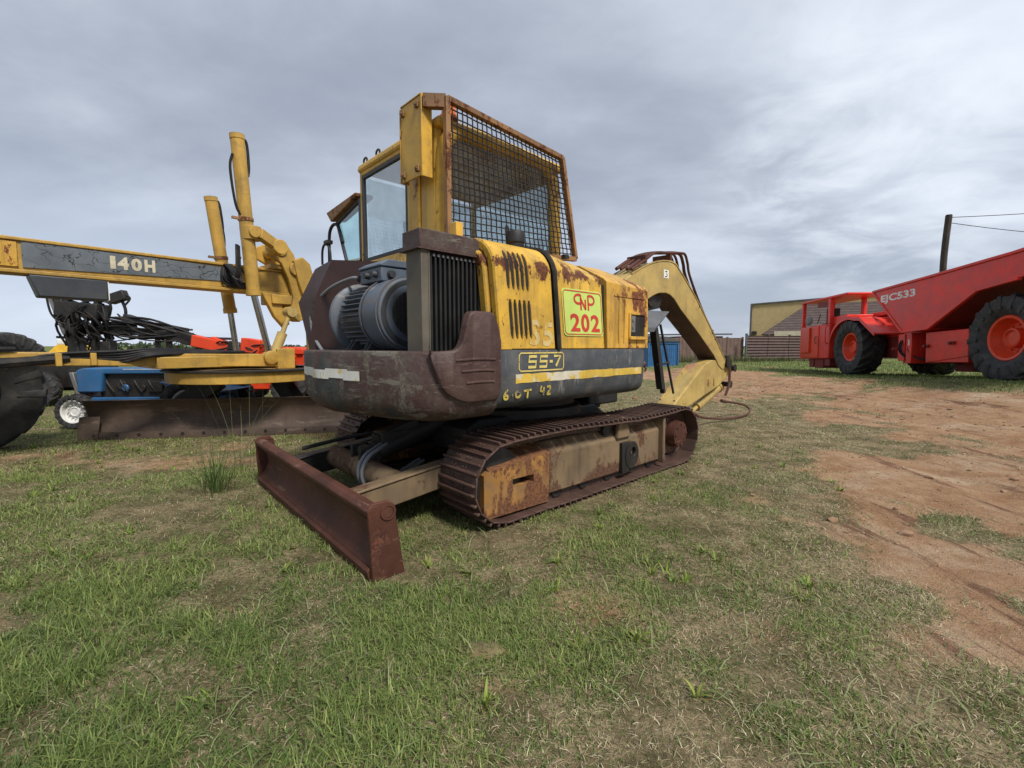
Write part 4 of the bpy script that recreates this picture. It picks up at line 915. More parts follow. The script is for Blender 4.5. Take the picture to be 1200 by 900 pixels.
for k, yy in enumerate((.70,.76,.84,.90)):
    dz = .01*k; hs.tube([(2.75,yy,2.05+dz),(3.03,yy,2.19+dz),(3.25,yy,2.30),(3.55,yy,2.34+dz),(3.88,yy,2.385+dz),(4.02,yy,2.38),(4.12,yy+.01,2.28),(4.20,yy+.01,2.12),(4.6,yy,1.68),(5.1,yy,1.28)], .017+.004*(k%2))
obj('boom_hose', hs, rustp, boom)
hc = M()
for x, z in ((3.03,2.16),(3.62,2.24),(4.25,1.86)): hc = M(); hc.box(x-.02,x+.02,.68,.93,z,z+.09); obj('hose_clamp', hc, rustp, boom, bevel=.005)
for x, z in ((4.42,1.75),(4.86,1.40),(4.97,1.31)): hc = M(); hc.box(x-.03,x+.03,BY0-.004,BY0+.05,z-.03,z+.03); obj('hose_clip', hc, rustp, boom, bevel=.005)
sp_ = M(); sp_.lathe([(0,.13),(.6,.13)], (2.12,.8,.55), (0,0,1), 20); sp_.box(1.85,2.35,.58,1.02,.60,.75); sp_.box(1.95,2.4,.60,.655,.75,1.1); sp_.box(1.95,2.4,.945,1.0,.75,1.1); obj('swing_post', sp_, dark, ex, bevel=.02)
bcy = M(); bcy.cyl((2.42,.8,.72),(2.80,.8,1.22),.07); bcy.cyl((2.8,.8,1.22),(3.12,.8,1.66),.04); obj('boom_cylinder', bcy, dark, ex)
am = M(); arm_poly = [(5.32,.97),(5.50,.93),(5.74,.86),(5.70,.80),(5.52,.74),(5.2,.60),(4.99,.55),(3.80,.28),(3.72,.38),(3.90,.50),(4.64,.92),(4.90,.99)]
am.prism(arm_poly, 'y', .67, .93); armo = obj('arm', am, ylwb, ex, bevel=.012)
tp_ = M(); tp_.box(4.02,4.10,.665,.672,.42,.50); 
for x in (4.78,4.97): tq = M(); tq.box(x,x+.03,.655,.67,.62,.72); obj('hose_lug', tq, ylwb, armo, bevel=.003)
for yy in (.70,.90): tp_.bar((3.85,yy,.475),(4.62,yy,.925),.02,.03)
obj('arm_bracket', tp_, ylwb, armo, bevel=.003)
ac = M(); ac.cyl((5.50,.8,.55),(4.72,.8,.30),.062,n=18); ac.cyl((4.72,.8,.30),(4.3,.8,.17),.032); ac.cyl((5.52,.8,.556),(5.44,.8,.53),.075); obj('arm_cylinder', ac, ylwb, ex)
pn_ = M()
for x, z, r in ((5.40,.92,.055),(5.66,.85,.045),(5.52,.60,.04)): pn_.cyl((x,.63,z),(x,.97,z),r); pn_.cyl((x,.62,z),(x,.632,z),r*1.35)
pn_.box(5.36,5.46,.64,.70,.96,1.05); pn_.box(5.55,5.62,.66,.7,.86,.95); obj('pivot_pin', pn_, dark, boom)
h_ = M(); h_.tube([(5.48,.64,.86),(5.47,.63,.67),(5.43,.63,.55),(5.36,.64,.44)], .02); obj('arm_hose', h_, hoser, armo)
h_ = M(); h_.tube([(4.55,.80,.26),(4.75,.78,.17),(5.1,.76,.10),(5.55,.72,.05),(6.05,.66,.035),(6.45,.66,.06),(6.60,.72,.12),(6.45,.78,.19),(6.1,.80,.25),(5.62,.80,.32)], .019); h_.cyl((5.62,.8,.32),(5.8,.8,.29),.026); obj('loose_hose', h_, hoser, armo)
gp = M(); gp.hexa([(2.15,.42,1.33),(2.78,.42,1.345),(3.44,.62,1.585),(2.15,.80,1.55),(2.15,.42,1.385),(2.82,.42,1.40),(3.50,.62,1.62),(2.15,.80,1.60)]); gpo = obj('front_guard_plate', gp, plateg, ex, bevel=.006)
lg = M(); lg.bar((2.90,.5,1.42),(3.10,.5,.70),.075,.05); lg.bar((3.0,.53,1.40),(3.22,.53,.64),.05,.04); lg.cyl((2.98,.49,.98),(3.28,.49,1.0),.012); lg.bar((3.06,.5,1.44),(3.42,.5,.62),.02,.02); obj('plate_leg', lg, dark, gpo)

# ------------------------------------------------------------------ wheels
def wheel(parent, c, ax, R, W, rim_r, rim_mat, nl, lug=.05, name='wheel', chev=.5, face=1, deep=.12):
    """tyre with angled tread bars as one part, its rim a sub-part; ax points out of the visible face"""
    a = Vector(ax).normalized(); u = Vector((0,0,1)); e1 = a.cross(u).normalized(); c = Vector(c)
    def P(h, r, t): return c+a*h+(e1*cos(t)+u*sin(t))*r
    m = M(); h = W/2
    prof = [(-h*.62,rim_r),(-h*.9,rim_r+(R-rim_r)*.18),(-h,rim_r+(R-rim_r)*.5),(-h*.93,R*.93),(-h*.78,R-lug*.95),(0,R-lug*.7),(h*.78,R-lug*.95),(h*.93,R*.93),(h,rim_r+(R-rim_r)*.5),(h*.9,rim_r+(R-rim_r)*.18),(h*.62,rim_r)]
    n = 56
    m.loft([[P(hh, rr, 2*pi*i/n) for i in range(n)] for hh, rr in prof], True, False)
    for k in range(nl):
        t0 = 2*pi*k/nl
        for s in (-1, 1):
            t1 = t0+(0 if s > 0 else pi/nl); dt = chev*2*pi/nl; wd = 2*pi/nl*.36
            sec = []
            for q, rr, tw in ((.02,R,0.),(.45,R,.45),(.80,R*.992,.85),(.97,R*.955,1.),(1.0,R*.87,1.03),(1.03,R*.74,1.05)):
                ta = t1+dt*tw; lo = rr-lug*1.15
                sec.append([P(s*h*q, lo, ta-wd/2), P(s*h*q, rr, ta-wd/2*.8), P(s*h*q, rr, ta+wd/2*.8), P(s*h*q, lo, ta+wd/2)])
            m.loft(sec, True, True)
    w_ = obj(name, m, tyre, parent, ang=40)
    r_ = M(); hf = h*.66*face; d = face
    pr = [(-h*.6*d,rim_r*.98),(-h*.6*d,rim_r*.9),(hf,rim_r*1.04),(hf+.02*d,rim_r*1.0),(hf+.01*d,rim_r*.9),(hf-.04*d,rim_r*.86),(hf-deep*.8*d,rim_r*.78),(hf-deep*d,rim_r*.70),(hf-deep*d,rim_r*.46),(hf-deep*.35*d,rim_r*.43),(hf-deep*.3*d,rim_r*.36),(hf-deep*.5*d,rim_r*.30),(hf-deep*.5*d,.0)]
    r_.loft([[P(hh, rr, 2*pi*i/40) for i in range(40)] for hh, rr in pr], True, True)
    for k in range(12):
        t = 2*pi*k/12; p = P(hf-deep*d, rim_r*.60, t); r_.cyl(p, p+a*d*.035, rim_r*.045, n=6)
    obj('rim', r_, rim_mat, w_, ang=30)
    return w_

# ================================================================== MOTOR GRADER (local x = rearwards, y = away from the camera side)
gang = rad(39); K = .8
grd = thing('motor_grader', 'yellow motor grader with long beam, cracked grey panel and rusty moldboard', 'motor grader', (-5.34,4.33,0), pi/2-gang)
zz = lambda z: K*z+.24
def gp_(s, q, z): return (K*s, -K*q, zz(z))                       # first survey of the frame was taken at 5/4 size
bm = M()
def beam(z0, z1, ya, yb, s0=.42, s1=4.9): bm.hexa([(K*s0,ya,zz(z0)),(K*s1,ya,zz(z0)),(K*s1,yb,zz(z0)),(K*s0,yb,zz(z0)),(K*s0,ya,zz(z1)),(K*s1,ya,zz(z1)),(K*s1,yb,zz(z1)),(K*s0,yb,zz(z1))])
beam(2.17,2.53,.012,.26); beam(2.53,2.575,-.012,.285); beam(2.12,2.17,-.012,.285)
nose = [(.42,2.17),(.30,2.11),(.12,2.02),(-.15,1.85),(-.5,1.55),(-.85,1.2),(-1.0,.95),(-1.15,.95),(-1.15,1.3),(-.95,1.75),(-.6,2.25),(-.2,2.5),(.1,2.575),(.42,2.575)]
bm.prism([(K*a,zz(b)) for a,b in nose], 'y', -.01, .283)
beam_o = obj('main_beam', bm, ylwg, grd, bevel=.008)
lp_ = M(); lp_.box(K*.40,K*.62,-.004,.012,zz(2.20),zz(2.51)); 
for x,z in ((.46,2.47),(.56,2.47),(.46,2.24),(.56,2.24)): lp_.cyl((K*x,-.004,zz(z)),(K*x,-.012,zz(z)),.012,n=6)
obj('beam_cover', lp_, ylwf, beam_o, bevel=.003)
pn = M(); PA = [(.66,2.20),(3.24,2.285),(3.24,2.495),(2.2,2.515),(.66,2.53)]; pn.prism([(K*a,zz(b)) for a,b in PA], 'y', .0, .012); pno = obj('decal_panel', pn, crk, beam_o)
tx = M(); put = lambda a,b: (K*a, -.003, zz(b))
for ch, x0, x1 in (('1',1.52,1.58),('4',1.60,1.73),('0',1.755,1.88),('H',1.91,2.04)): text_mesh(tx, ch, x0, x1, 2.295, 2.475, put, .05)
obj('model_lettering', tx, pale, pno)
bxm = M(); bxm.hexa([(K*.78,-.02,zz(1.84)),(K*1.47,-.02,zz(1.84)),(K*1.47,.25,zz(1.84)),(K*.78,.25,zz(1.84)),(K*.70,-.02,zz(2.115)),(K*1.47,-.02,zz(2.115)),(K*1.47,.25,zz(2.115)),(K*.70,.25,zz(2.115))]); obj('valve_box', bxm, boxdk, grd, bevel=.012)
bt = M(); bt.hexa([(K*1.475,-.02,zz(1.84)),(K*1.485,-.02,zz(1.84)),(K*1.485,.25,zz(1.84)),(K*1.475,.25,zz(1.84)),(K*1.475,-.02,zz(2.10)),(K*1.485,-.02,zz(2.10)),(K*1.485,.25,zz(2.10)),(K*1.475,.25,zz(2.10))]); obj('box_edge', bt, white, grd)
# saddle that carries the lift cylinders
sd_ = M()
sp0 = [(3.62,2.98),(3.78,3.06),(3.98,3.02),(4.10,2.86),(4.22,2.50),(4.36,2.1),(4.30,1.7),(4.10,1.64),(3.98,1.74),(4.06,2.1),(3.98,2.42),(3.86,2.68),(3.62,2.80)]
for y0_ in (-.10,.30): sd_.prism([(K*a,zz(b)) for a,b in sp0], 'y', y0_, y0_+.07)
sd_.cyl(gp_(3.86,.15,2.90), gp_(3.86,-.65,2.90), .085); sd_.cyl(gp_(4.12,.17,2.60), gp_(4.12,-.6,2.60), .10)
sd_.box(K*3.7,K*4.3,-.06,.34,zz(1.95),zz(2.12)); sd_.box(K*3.7,K*4.4,-.05,.33,zz(2.575),zz(2.66))
obj('lift_saddle', sd_, ylwg, grd, bevel=.012)
sd2 = M(); sd2.prism([(K*a,zz(b)) for a,b in [(4.05,2.75),(4.22,2.83),(4.36,2.72),(4.44,2.40),(4.40,2.14),(4.2,2.14),(4.12,2.4)]], 'y', -.16, .0); sd2.prism([(K*a,zz(b)) for a,b in [(3.55,2.14),(3.75,1.72),(3.92,1.52),(4.02,1.60),(3.90,1.9),(3.84,2.14)]], 'y', -.02, .08); obj('saddle_link', sd2, ylwg, grd, bevel=.012)
def lift(q, top, bb, rod, r, near):
    b = M(); b.cyl(gp_(*top), gp_(*bb), r, n=22); T_, B_ = Vector(gp_(*top)), Vector(gp_(*bb)); d = (B_-T_).normalized()
    b.cyl(B_-d*.05, B_+d*.02, r*1.12, n=22); b.cyl(T_-d*.01, T_+d*.05, r*1.06, n=22)
    l = obj('lift_cylinder', b, ylwg, grd, ang=30)
    rr = M(); rr.cyl(B_, gp_(*rod), r*.5, n=16); obj('cylinder_rod', rr, chrome, l)
    bl2 = M(); bl2.lathe([(-.06,r*.9),(-.05,r*1.15),(.05,r*1.15),(.06,r*.9)], gp_(*rod), (0,1,0), 18); obj('rod_eye', bl2, ylwg, l)
    h = M(); e = Vector((.0,-.03,0)); s = Vector((.11,0,0))*(1 if near else .9)
    P1 = T_+d*.03; mid = T_.lerp(B_, .52)
    h.tube([P1+Vector((r*.8,0,0)), P1+s*.85, P1+s+d*.08, P1+s*.95+d*.33, P1+s*.75+d*.45], .017); h.tube([mid-s*.2+e, mid-s*.9-d*.1+e, mid-s*1.15-d*.3+e, mid-s*1.2-d*.62+e, mid-s*.8-d*.78+e], .016) if near else h.tube([P1+s*.6, T_.lerp(B_,.35)+s*.9, T_.lerp(B_,.62)-s*.2], .012)
    obj('cylinder_hose', h, hosem, l)
    cl = M(); cl.lathe([(-.02,r*1.02),(-.02,r*1.12),(.02,r*1.12),(.02,r*1.02)], mid, d, 20, False); cl.bar(mid-Vector((r*2,0,0)), mid+Vector((r,0,0)), .04, .03); obj('hose_band', cl, cagep, l)
    return l, mid, d
L1, mid1, d1 = lift(.45, (3.10,.45,4.53), (3.24,.45,2.05), (3.46,.45,1.0), .082, True)
yk = M(); c_ = Vector(gp_(3.24,.45,3.03)); c1_ = Vector(gp_(3.70,.42,2.88))
yk.lathe([(-.09,.09),(-.085,.125),(.085,.125),(.09,.09)], c_, d1, 22); yk.bar(c_+Vector((.06,-.10,.0)), c1_, .10, .13); yk.cyl(c_+Vector((0,-.14,0)), c_+Vector((0,.14,0)), .07); yk.cyl(c1_-Vector((.02,.1,0)), c1_+Vector((-.02,.14,0)), .10)
obj('lift_yoke', yk, ylwg, grd, bevel=.006)
L2, mid2, d2 = lift(-.75, (3.08,-.75,3.80), (3.30,-.75,1.82), (3.38,-.75,1.0), .080, False)
hz_ = M()
for k in range(5): hz_.tube([mid1+Vector((-.10-.014*k,-.02*k,-.35)), mid1+Vector((-.12-.012*k,-.015*k,-.75)), (K*2.98+.02*k,-.02,zz(2.55)), (K*2.92+.025*k,-.02,zz(2.36)), (K*(2.98+.09*k),-.025,zz(2.22)), (K*3.3,-.02,zz(2.2))], .016)
hz_.tube([mid1+Vector((-.1,-.03,-.5)),(K*3.18,-.05,zz(2.55)),(K*3.3,-.05,zz(2.35)),(K*3.2,-.06,zz(2.18)),(K*3.1,-.04,zz(2.3))], .014)
obj('hose_bundle', hz_, hosem, grd)
sc2 = M(); a0, a1 = Vector(gp_(3.86,.35,1.75)), Vector(gp_(3.50,.40,.92)); sc2.cyl(a0, a0.lerp(a1,.42), .032); sc2.cyl(a0.lerp(a1,.40), a1, .065); sc2.cyl(a0+Vector((.02,-.06,.04)), a0+Vector((.02,.1,.04)), .075); sc2.bar(a0+Vector((0,0,.02)), Vector(gp_(4.1,.1,1.70)), .12, .10)
obj('side_shift_cylinder', sc2, ylwb, grd)
# drawbar, turning circle, moldboard
dbr = M(); zt_, zb_ = zz(1.045), zz(.83)
dbr.hexa([(K*-1.0,.06,zz(1.00)),(K*3.75,-.40,zb_),(K*3.75,-.22,zb_),(K*-1.0,.20,zz(1.0)),(K*-1.0,.06,zz(1.15)),(K*3.75,-.40,zt_),(K*3.75,-.22,zt_),(K*-1.0,.20,zz(1.15))])
dbr.hexa([(K*-1.0,.08,zz(1.00)),(K*3.75,.55,zb_),(K*3.75,.75,zb_),(K*-1.0,.22,zz(1.0)),(K*-1.0,.08,zz(1.15)),(K*3.75,.55,zt_),(K*3.75,.75,zt_),(K*-1.0,.22,zz(1.15))])
dbr.box(K*1.9,K*3.8,-.30,.65,zb_+.02,zt_-.01); dbr.box(K*3.55,K*3.85,-.42,-.30,zz(.80),zz(1.15))
obj('drawbar', dbr, ylwg, grd, bevel=.01)
dp = M(); dp.box(-.35,.42,-.12,.34,zz(1.155),zz(1.185)); obj('drawbar_plate', dp, dark, grd)
dh = M()
for k in range(5): dh.tube([(-.9,-.05-.012*k,zz(1.0)-.01*k),(.2,-.08-.01*k,zz(1.02)-.008*k),(K*.9,-.10-.01*k,zz(1.03)+.012*k),(K*1.5,-.16-.012*k,zz(.97)+.03*k),(K*1.85,-.30+.02*k,zz(1.06)+.018*k),(K*2.4,-.20+.02*k,zz(1.08)+.01*k),(K*3.2,-.05,zz(1.09))], .022 if k < 2 else .016)
dh.tube([(-.9,-.09,zz(.98)),(.1,-.14,zz(.97)),(K*.62,-.13,zz(1.0)),(K*1.0,-.11,zz(1.03))], .05)
obj('drawbar_hose', dh, hosem, grd)
dc = M()
for s in (.86,1.20): dc = M(); dc.box(K*s,K*s+.05,-.21,-.12,zz(.93),zz(1.10)); obj('hose_saddle', dc, ylwg, grd, bevel=.006)
cr = M(); cr.lathe([(0,.80),(0,.95),(.14,.95),(.14,.80)], (2.66,.14,zz(.60)), (0,0,1), 64, False); cr.lathe([(0,.55),(0,.80),(.05,.80),(.05,.55)], (2.66,.14,zz(.69)), (0,0,1), 48, False); cro = obj('turning_circle', cr, ylwg, grd, bevel=.006)
tk = M(); tk.lathe([(0,.80),(0,.99),(.022,.99),(.022,.80)], (2.66,.14,zz(.60)+.145), (0,0,1), 64, False); obj('circle_rim', tk, dark, cro)
LG = lambda p: grd.matrix_world.inverted() @ Vector(p)
bpy.context.view_layer.update()
A0 = LG((-5.44,5.75,0)); A1 = LG((-1.95,6.40,0)); dv_ = (A1-A0).normalized(); fr2 = Vector((dv_.y,-dv_.x,0)); 
if (LG((0,0,0))-A0).dot(fr2) < 0: fr2 = -fr2                    # points to the camera side, the concave face
prof = [(.10,.02),(.03,.10),(-.02,.20),(-.03,.30),(-.01,.40),(.06,.50),(.07,.505),(.02,.505),(-.05,.41),(-.07,.30),(-.06,.19),(-.01,.08),(.06,.0)]
def bladem(prof, a, b):
    m = M(); m.loft([[tuple(A0+dv_*s+fr2*u+Vector((0,0,z))) for u,z in prof] for s in (a,b)]); return m
mbo = obj('moldboard', bladem(prof, 0, 3.55), bladeg, grd, bevel=.004, ang=50)
obj('cutting_edge', bladem([(.115,-.02),(.125,.02),(.105,.10),(.085,.10),(.09,-.02)], -.02, 3.57), bladeg, mbo)
obj('end_bit', bladem([(.13,-.01),(.128,.10),(.07,.30),(.05,.30),(.10,.1),(.10,-.01)], -.03, .20), bladeg, mbo, bevel=.004)
bb_ = M()
for k in range(14): p = A0+dv_*(.15+.25*k)+fr2*.118+Vector((0,0,.065)); bb_.cyl(p, p+fr2*.012, .018, n=8)
obj('edge_bolt', bb_, dark, mbo)
ba = M()
for s in (.9, 2.5): ba.bar(tuple(A0+dv_*s-fr2*.25+Vector((0,0,.30))), (2.66+(s-1.7)*.5,.10,zz(.62)), .14, .25)
obj('blade_arm', ba, dark, grd)
# axle, wheels and the rear of the machine
axl = M(); axl.box(-.28,.02,-.1,1.0,.52,.78); axl.box(-.25,.0,.0,.28,.7,1.1); obj('front_axle', axl, ylwg, grd, bevel=.02)
wheel(grd, (.03,1.0,.68), (0,-1,0), .69, .36, .30, dark, 17, .075, chev=.7, deep=.06)
rb_ = M(); rb_.box(K*4.6,K*5.4,-.2,.48,.9,zz(2.2)); rb_.box(5.6,8.2,-.35,.65,.9,1.9); obj('engine_body', rb_, ylwg, grd, bevel=.05)
for x in (5.9,7.5):
    wheel(grd, (x,-.75,.68), (0,-1,0), .685, .36, .33, ylwg, 18, .045, chev=.8, deep=.06); wheel(grd, (x,1.05,.68), (0,1,0), .685, .36, .33, ylwg, 18, .045, chev=.8, deep=.06)
gcb = M(); gcb.box(4.25,5.6,-.35,.65,1.0,1.55); 
for x,y in ((4.25,-.35),(5.52,-.35),(4.25,.57),(5.52,.57)): gcb.box(x,x+.08,y,y+.08,1.55,2.5)
gcb.box(4.2,5.65,-.4,.7,2.5,2.6); gco = obj('operator_cab', gcb, ylwg, grd, bevel=.02)
gg = M(); gg.box(4.27,4.28,-.27,.57,1.55,2.5); gg.box(4.33,5.52,-.33,-.32,1.55,2.5); gg.box(4.33,5.52,.62,.63,1.55,2.5); obj('cab_glass', gg, gl_teal, gco)

# ================================================================== BLUE TRACTOR behind the grader
tr = thing('tractor', 'blue farm tractor with white front rims parked behind the grader', 'tractor', (-6.45,6.75,0), rad(4))
hd = M(); hd.prism([(-.05,.50),(-.05,.83),(.05,.865),(1.45,.86),(1.62,.82),(1.62,.775),(.34,.775),(.30,.50)], 'y', .02, .42); hdo = obj('bonnet', hd, bluet, tr, bevel=.02)
ws = M(); ws.box(.62,1.30,.018,.022,.842,.850); obj('bonnet_trim', ws, white, hdo)
en = M(); en.box(.30,1.45,.08,.36,.40,.78); en.cyl((.55,.06,.60),(.55,.1,.60),.07); en.cyl((.85,.05,.56),(.85,.1,.56),.05); en.box(.95,1.15,.04,.1,.5,.66)
for k in range(5): en.tube([(.35+.2*k,.05,.68),(.40+.2*k,.03,.60),(.46+.2*k,.04,.50)], .014)
obj('engine', en, dark, tr, bevel=.015)
en2 = M(); en2.cyl((.62,.03,.565),(.62,.06,.565),.055); en2.box(1.2,1.75,.04,.40,.42,.62); en2.box(.10,1.3,.05,.38,.36,.42); obj('gearbox', en2, bluet, tr, bevel=.02)
gl2 = M(); gl2.hexa([(-.07,.03,.40),(-.01,.03,.40),(-.01,.41,.40),(-.07,.41,.40),(-.16,.03,.80),(-.10,.03,.80),(-.10,.41,.80),(-.16,.41,.80)]); obj('grille', gl2, steel, tr, bevel=.01)
for y, fc_ in ((-.22,-1),(.62,1)): wheel(tr, (.12,y,.25), (0,fc_,0), .255, .16, .165, white, 16, .02, chev=.2, deep=.05)
for y, fc_ in ((-.30,-1),(.75,1)): wheel(tr, (1.75,y,.36), (0,fc_,0), .37, .26, .2, white, 14, .03, chev=.9)
axb = M(); axb.box(.06,.18,-.2,.6,.22,.3); axb.box(1.6,1.9,-.2,.65,.3,.42); axb.hexa([(1.35,-.32,.66),(2.1,-.32,.50),(2.1,.76,.50),(1.35,.76,.66),(1.35,-.32,.68),(2.1,-.32,.52),(2.1,.76,.52),(1.35,.76,.68)]); obj('axle', axb, bluet, tr, bevel=.01)

# ================================================================== DRILL RIG further back
dr = thing('drill_rig', 'orange red drilling rig with black hose-covered boom behind the grader', 'drill rig', (-9.1,9.4,0), rad(2))
rg_ = lambda px, py, d=9.5: Vector(((px-600)/533*d+9.1-.0, d-9.4, 1.2+(405-py)/533*d))
ms = M(); ms.bar(rg_(72,340), rg_(95,415), .22, .16, (0,1,0)); ms.bar(rg_(66,340), rg_(88,420), .06, .06, (0,1,0)); ms.bar(rg_(120,352), rg_(112,412), .10, .12, (0,1,0)); ms.bar(rg_(78,362), rg_(125,366), .30, .34, (0,1,0)); ms.bar(rg_(124,358), rg_(132,412), .09, .09, (0,1,0)); ms.bar(rg_(134,352), rg_(152,346), .16, .2); ms.bar(rg_(70,395),rg_(130,398),.05,.05); ms.bar(rg_(70,380),rg_(135,385),.05,.05); ms.box(*( -.7,.5,-.2,.4,.35,.95)); ms.bar(rg_(92,400),rg_(96,470),.2,.2,(0,1,0)); ms.bar(rg_(128,400),rg_(128,470),.2,.2,(0,1,0))
mso = obj('drill_mast', ms, dark, dr, bevel=.015)
sr = M(); sr.bar(rg_(70,348)-Vector((0,.1,0)), rg_(84,392)-Vector((0,.1,0)), .05, .03, (0,1,0)); obj('mast_rail', sr, steel, mso)
bo = M(); bo.bar(rg_(132,386), rg_(205,392), .16, .22, (0,1,0)); bo.bar(rg_(150,372), rg_(226,398), .14, .20, (0,1,0)); bo.bar(rg_(180,385),rg_(226,399),.24,.20,(0,1,0)); bo.bar(rg_(184,380),rg_(185,425),.08,.08,(0,1,0)); bo.bar(rg_(197,384),rg_(198,425),.10,.08,(0,1,0)); obj('boom', bo, dark, dr, bevel=.015)
bo2 = M(); bo2.bar(rg_(226,399), rg_(272,409), .24, .22, (0,1,0)); bo2.bar(rg_(246,402),rg_(272,412),.30,.2,(0,1,0)); bo2.bar(rg_(283,404), rg_(305,407), .30, .26, (0,1,0)); bo2.bar(rg_(300,400),rg_(304,415),.3,.2,(0,1,0)); bo2.bar(rg_(290,413),rg_(330,418),.3,.2,(0,1,0)); obj('boom_base', bo2, redo, dr, bevel=.02)
bo3 = M(); bo3.bar(rg_(268,405),rg_(288,412),.24,.22); bo3.bar(rg_(225,396),rg_(270,397),.05,.05); bo3.bar(rg_(252,405),rg_(253,430),.1,.1); bo3.bar(rg_(232,405),rg_(233,430),.09,.09); obj('boom_joint', bo3, dark, dr, bevel=.01)
rbk = M(); rbk.box(4.2,5.0,-.3,.6,.25,1.02); rbk.box(4.15,4.6,-.4,.7,.95,1.17); rbk.box(4.62,4.86,-.35,.6,1.02,1.14); rbk.box(3.0,4.3,-.2,.5,.3,.55); rbk.bar((4.2,-.42,.86),(4.75,-.42,.98),.1,.07); rbk.box(4.18,4.95,-.36,-.3,.50,.56); rbo = obj('engine_canopy', rbk, redo, dr, bevel=.02)
lt2 = M(); lt2.box(4.35,4.55,-.37,-.3,.62,.74); lt2.box(4.3,4.6,-.415,-.40,1.0,1.10); obj('canopy_grille', lt2, dark, rbo)
ch_ = M(); ch_.box(-.8,5.0,-.1,.3,.28,.42); obj('chassis', ch_, dark, dr)
for x in (-.2,3.3,4.6): wheel(dr, (x,-.45,.34), (0,-1,0), .34, .2, .18, redo, 14, .02); wheel(dr, (x,.75,.34), (0,1,0), .34, .2, .18, redo, 14, .02)
dh2 = M(); rr_ = random.Random(3)
for k in range(34):
    a = rg_(rr_.uniform(72,128), rr_.uniform(345,372)); b = rg_(rr_.uniform(80,135), rr_.uniform(385,412)); m_ = (a+b)/2+Vector((rr_.uniform(-.5,.5),rr_.uniform(-.3,0),rr_.uniform(-.15,.25))); dh2.tube([a, m_, b], rr_.uniform(.014,.028), 5, 5)
for k in range(22):
    y0_ = rr_.uniform(368,394); a = rg_(rr_.uniform(95,150), y0_+rr_.uniform(-6,8)); b = rg_(rr_.uniform(185,228), rr_.uniform(384,402)); m_ = (a+b)/2+Vector((rr_.uniform(-.2,.2),rr_.uniform(-.3,0),rr_.uniform(-.30,.22))); dh2.tube([a, m_, b], rr_.uniform(.012,.026), 5, 5)
dh2.tube([rg_(84,418), rg_(88,400), rg_(105,388), rg_(135,380), rg_(160,384)], .06); dh2.tube([rg_(128,350),rg_(146,345),rg_(156,350),rg_(150,358)], .02); dh2.tube([rg_(120,354),rg_(140,346),rg_(150,362),rg_(148,380)], .03); dh2.tube([rg_(62,345),rg_(66,368),rg_(78,380)], .02)
for k in range(12):
    a = rg_(rr_.uniform(230,330), rr_.uniform(404,414)); b = a+Vector((rr_.uniform(.2,.7),-.1,rr_.uniform(-.1,.1))); dh2.tube([a,(a+b)/2+Vector((0,-.1,rr_.uniform(-.12,.12))),b], .015, 5, 4)
obj('hose_tangle', dh2, hosem, dr)

# small things at the far left
t_ = thing('spare_tyre', 'large black tyre standing upright behind the front of the grader', 'tyre', (-10.27,9.2,0))
wheel(t_, (0,0,.73), (.97,-.22,0), .74, .4, .38, dark, 24, .04, name='tyre', chev=.5)
yt = thing('trailer', 'small yellow two-wheeled site trailer far off beside the tractor grille', 'trailer', (-21.8,22.5,0), rad(10))
h_ = M(); h_.hexa([(-.6,-.5,.35),(.7,-.5,.35),(.7,.8,.35),(-.6,.8,.35),(-.75,-.5,.75),(.85,-.5,.75),(.85,.8,.75),(-.75,.8,.75)]); h_.hexa([(-.75,-.5,.75),(.85,-.5,.75),(.85,.8,.75),(-.75,.8,.75),(-.35,-.3,1.25),(.35,-.3,1.25),(.35,.6,1.25),(-.35,.6,1.25)]); yo_ = paint('trailer_yellow', (.62,.36,.02), dirt=.2); obj('hopper', h_, yo_, yt, bevel=.03)
h_ = M(); h_.box(-.35,.3,-.3,.5,1.26,1.5); obj('hopper_lid', h_, white, yt, bevel=.03)
for x in (-.35,.45): wheel(yt, (x,-.55,.26), (0,-1,0), .26, .18, .14, dark, 12, .02)

# ================================================================== RED DUMP TRUCK (local x = heading, y = left flank towards us)
dt = thing('dump_truck', 'red articulated dump truck with white lettering, standing on the grass bank', 'dump truck', (11.0,10.25,.37), pi/2-rad(10), ry=.035)
def dwheel(x): 
    wheel(dt, (x,-.36,1.0), (0,1,0), 1.0, .74, .50, redo, 17, .075, chev=.9, deep=.22); wheel(dt, (x,-2.75,1.0), (0,-1,0), 1.0, .74, .50, redo, 17, .075, chev=.9, deep=.22)
dwheel(0); dwheel(6.3)
tb_ = M()
side = [(4.62,2.70),(3.16,1.34),(2.12,1.37),(.57,2.16),(-.5,2.25),(-2.6,2.55),(-3.2,3.0),(-3.3,3.25),(-2.6,2.93),(-.34,2.80),(2.0,2.74)]
tb_.prism(side, 'y', .06, .12); tb_.prism(side, 'y', -3.2, -3.14)
tb_.hexa([(4.60,-3.14,2.68),(3.16,-3.14,1.34),(3.16,.06,1.34),(4.60,.06,2.68),(4.55,-3.14,2.72),(3.10,-3.14,1.40),(3.10,.06,1.40),(4.55,.06,2.72)])
tb_.hexa([(3.16,-3.14,1.33),(2.12,-3.14,1.36),(2.12,.06,1.36),(3.16,.06,1.33),(3.16,-3.14,1.41),(2.12,-3.14,1.44),(2.12,.06,1.44),(3.16,.06,1.41)])
bed = obj('dump_body', tb_, redt, dt, bevel=.02)
tf_ = M(); fl2 = [(2.12,1.37),(.57,2.16),(-.5,2.25),(-2.6,2.55),(-3.2,3.0)]
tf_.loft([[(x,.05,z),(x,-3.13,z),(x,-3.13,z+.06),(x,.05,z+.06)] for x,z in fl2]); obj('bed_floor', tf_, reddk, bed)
rlm = M()
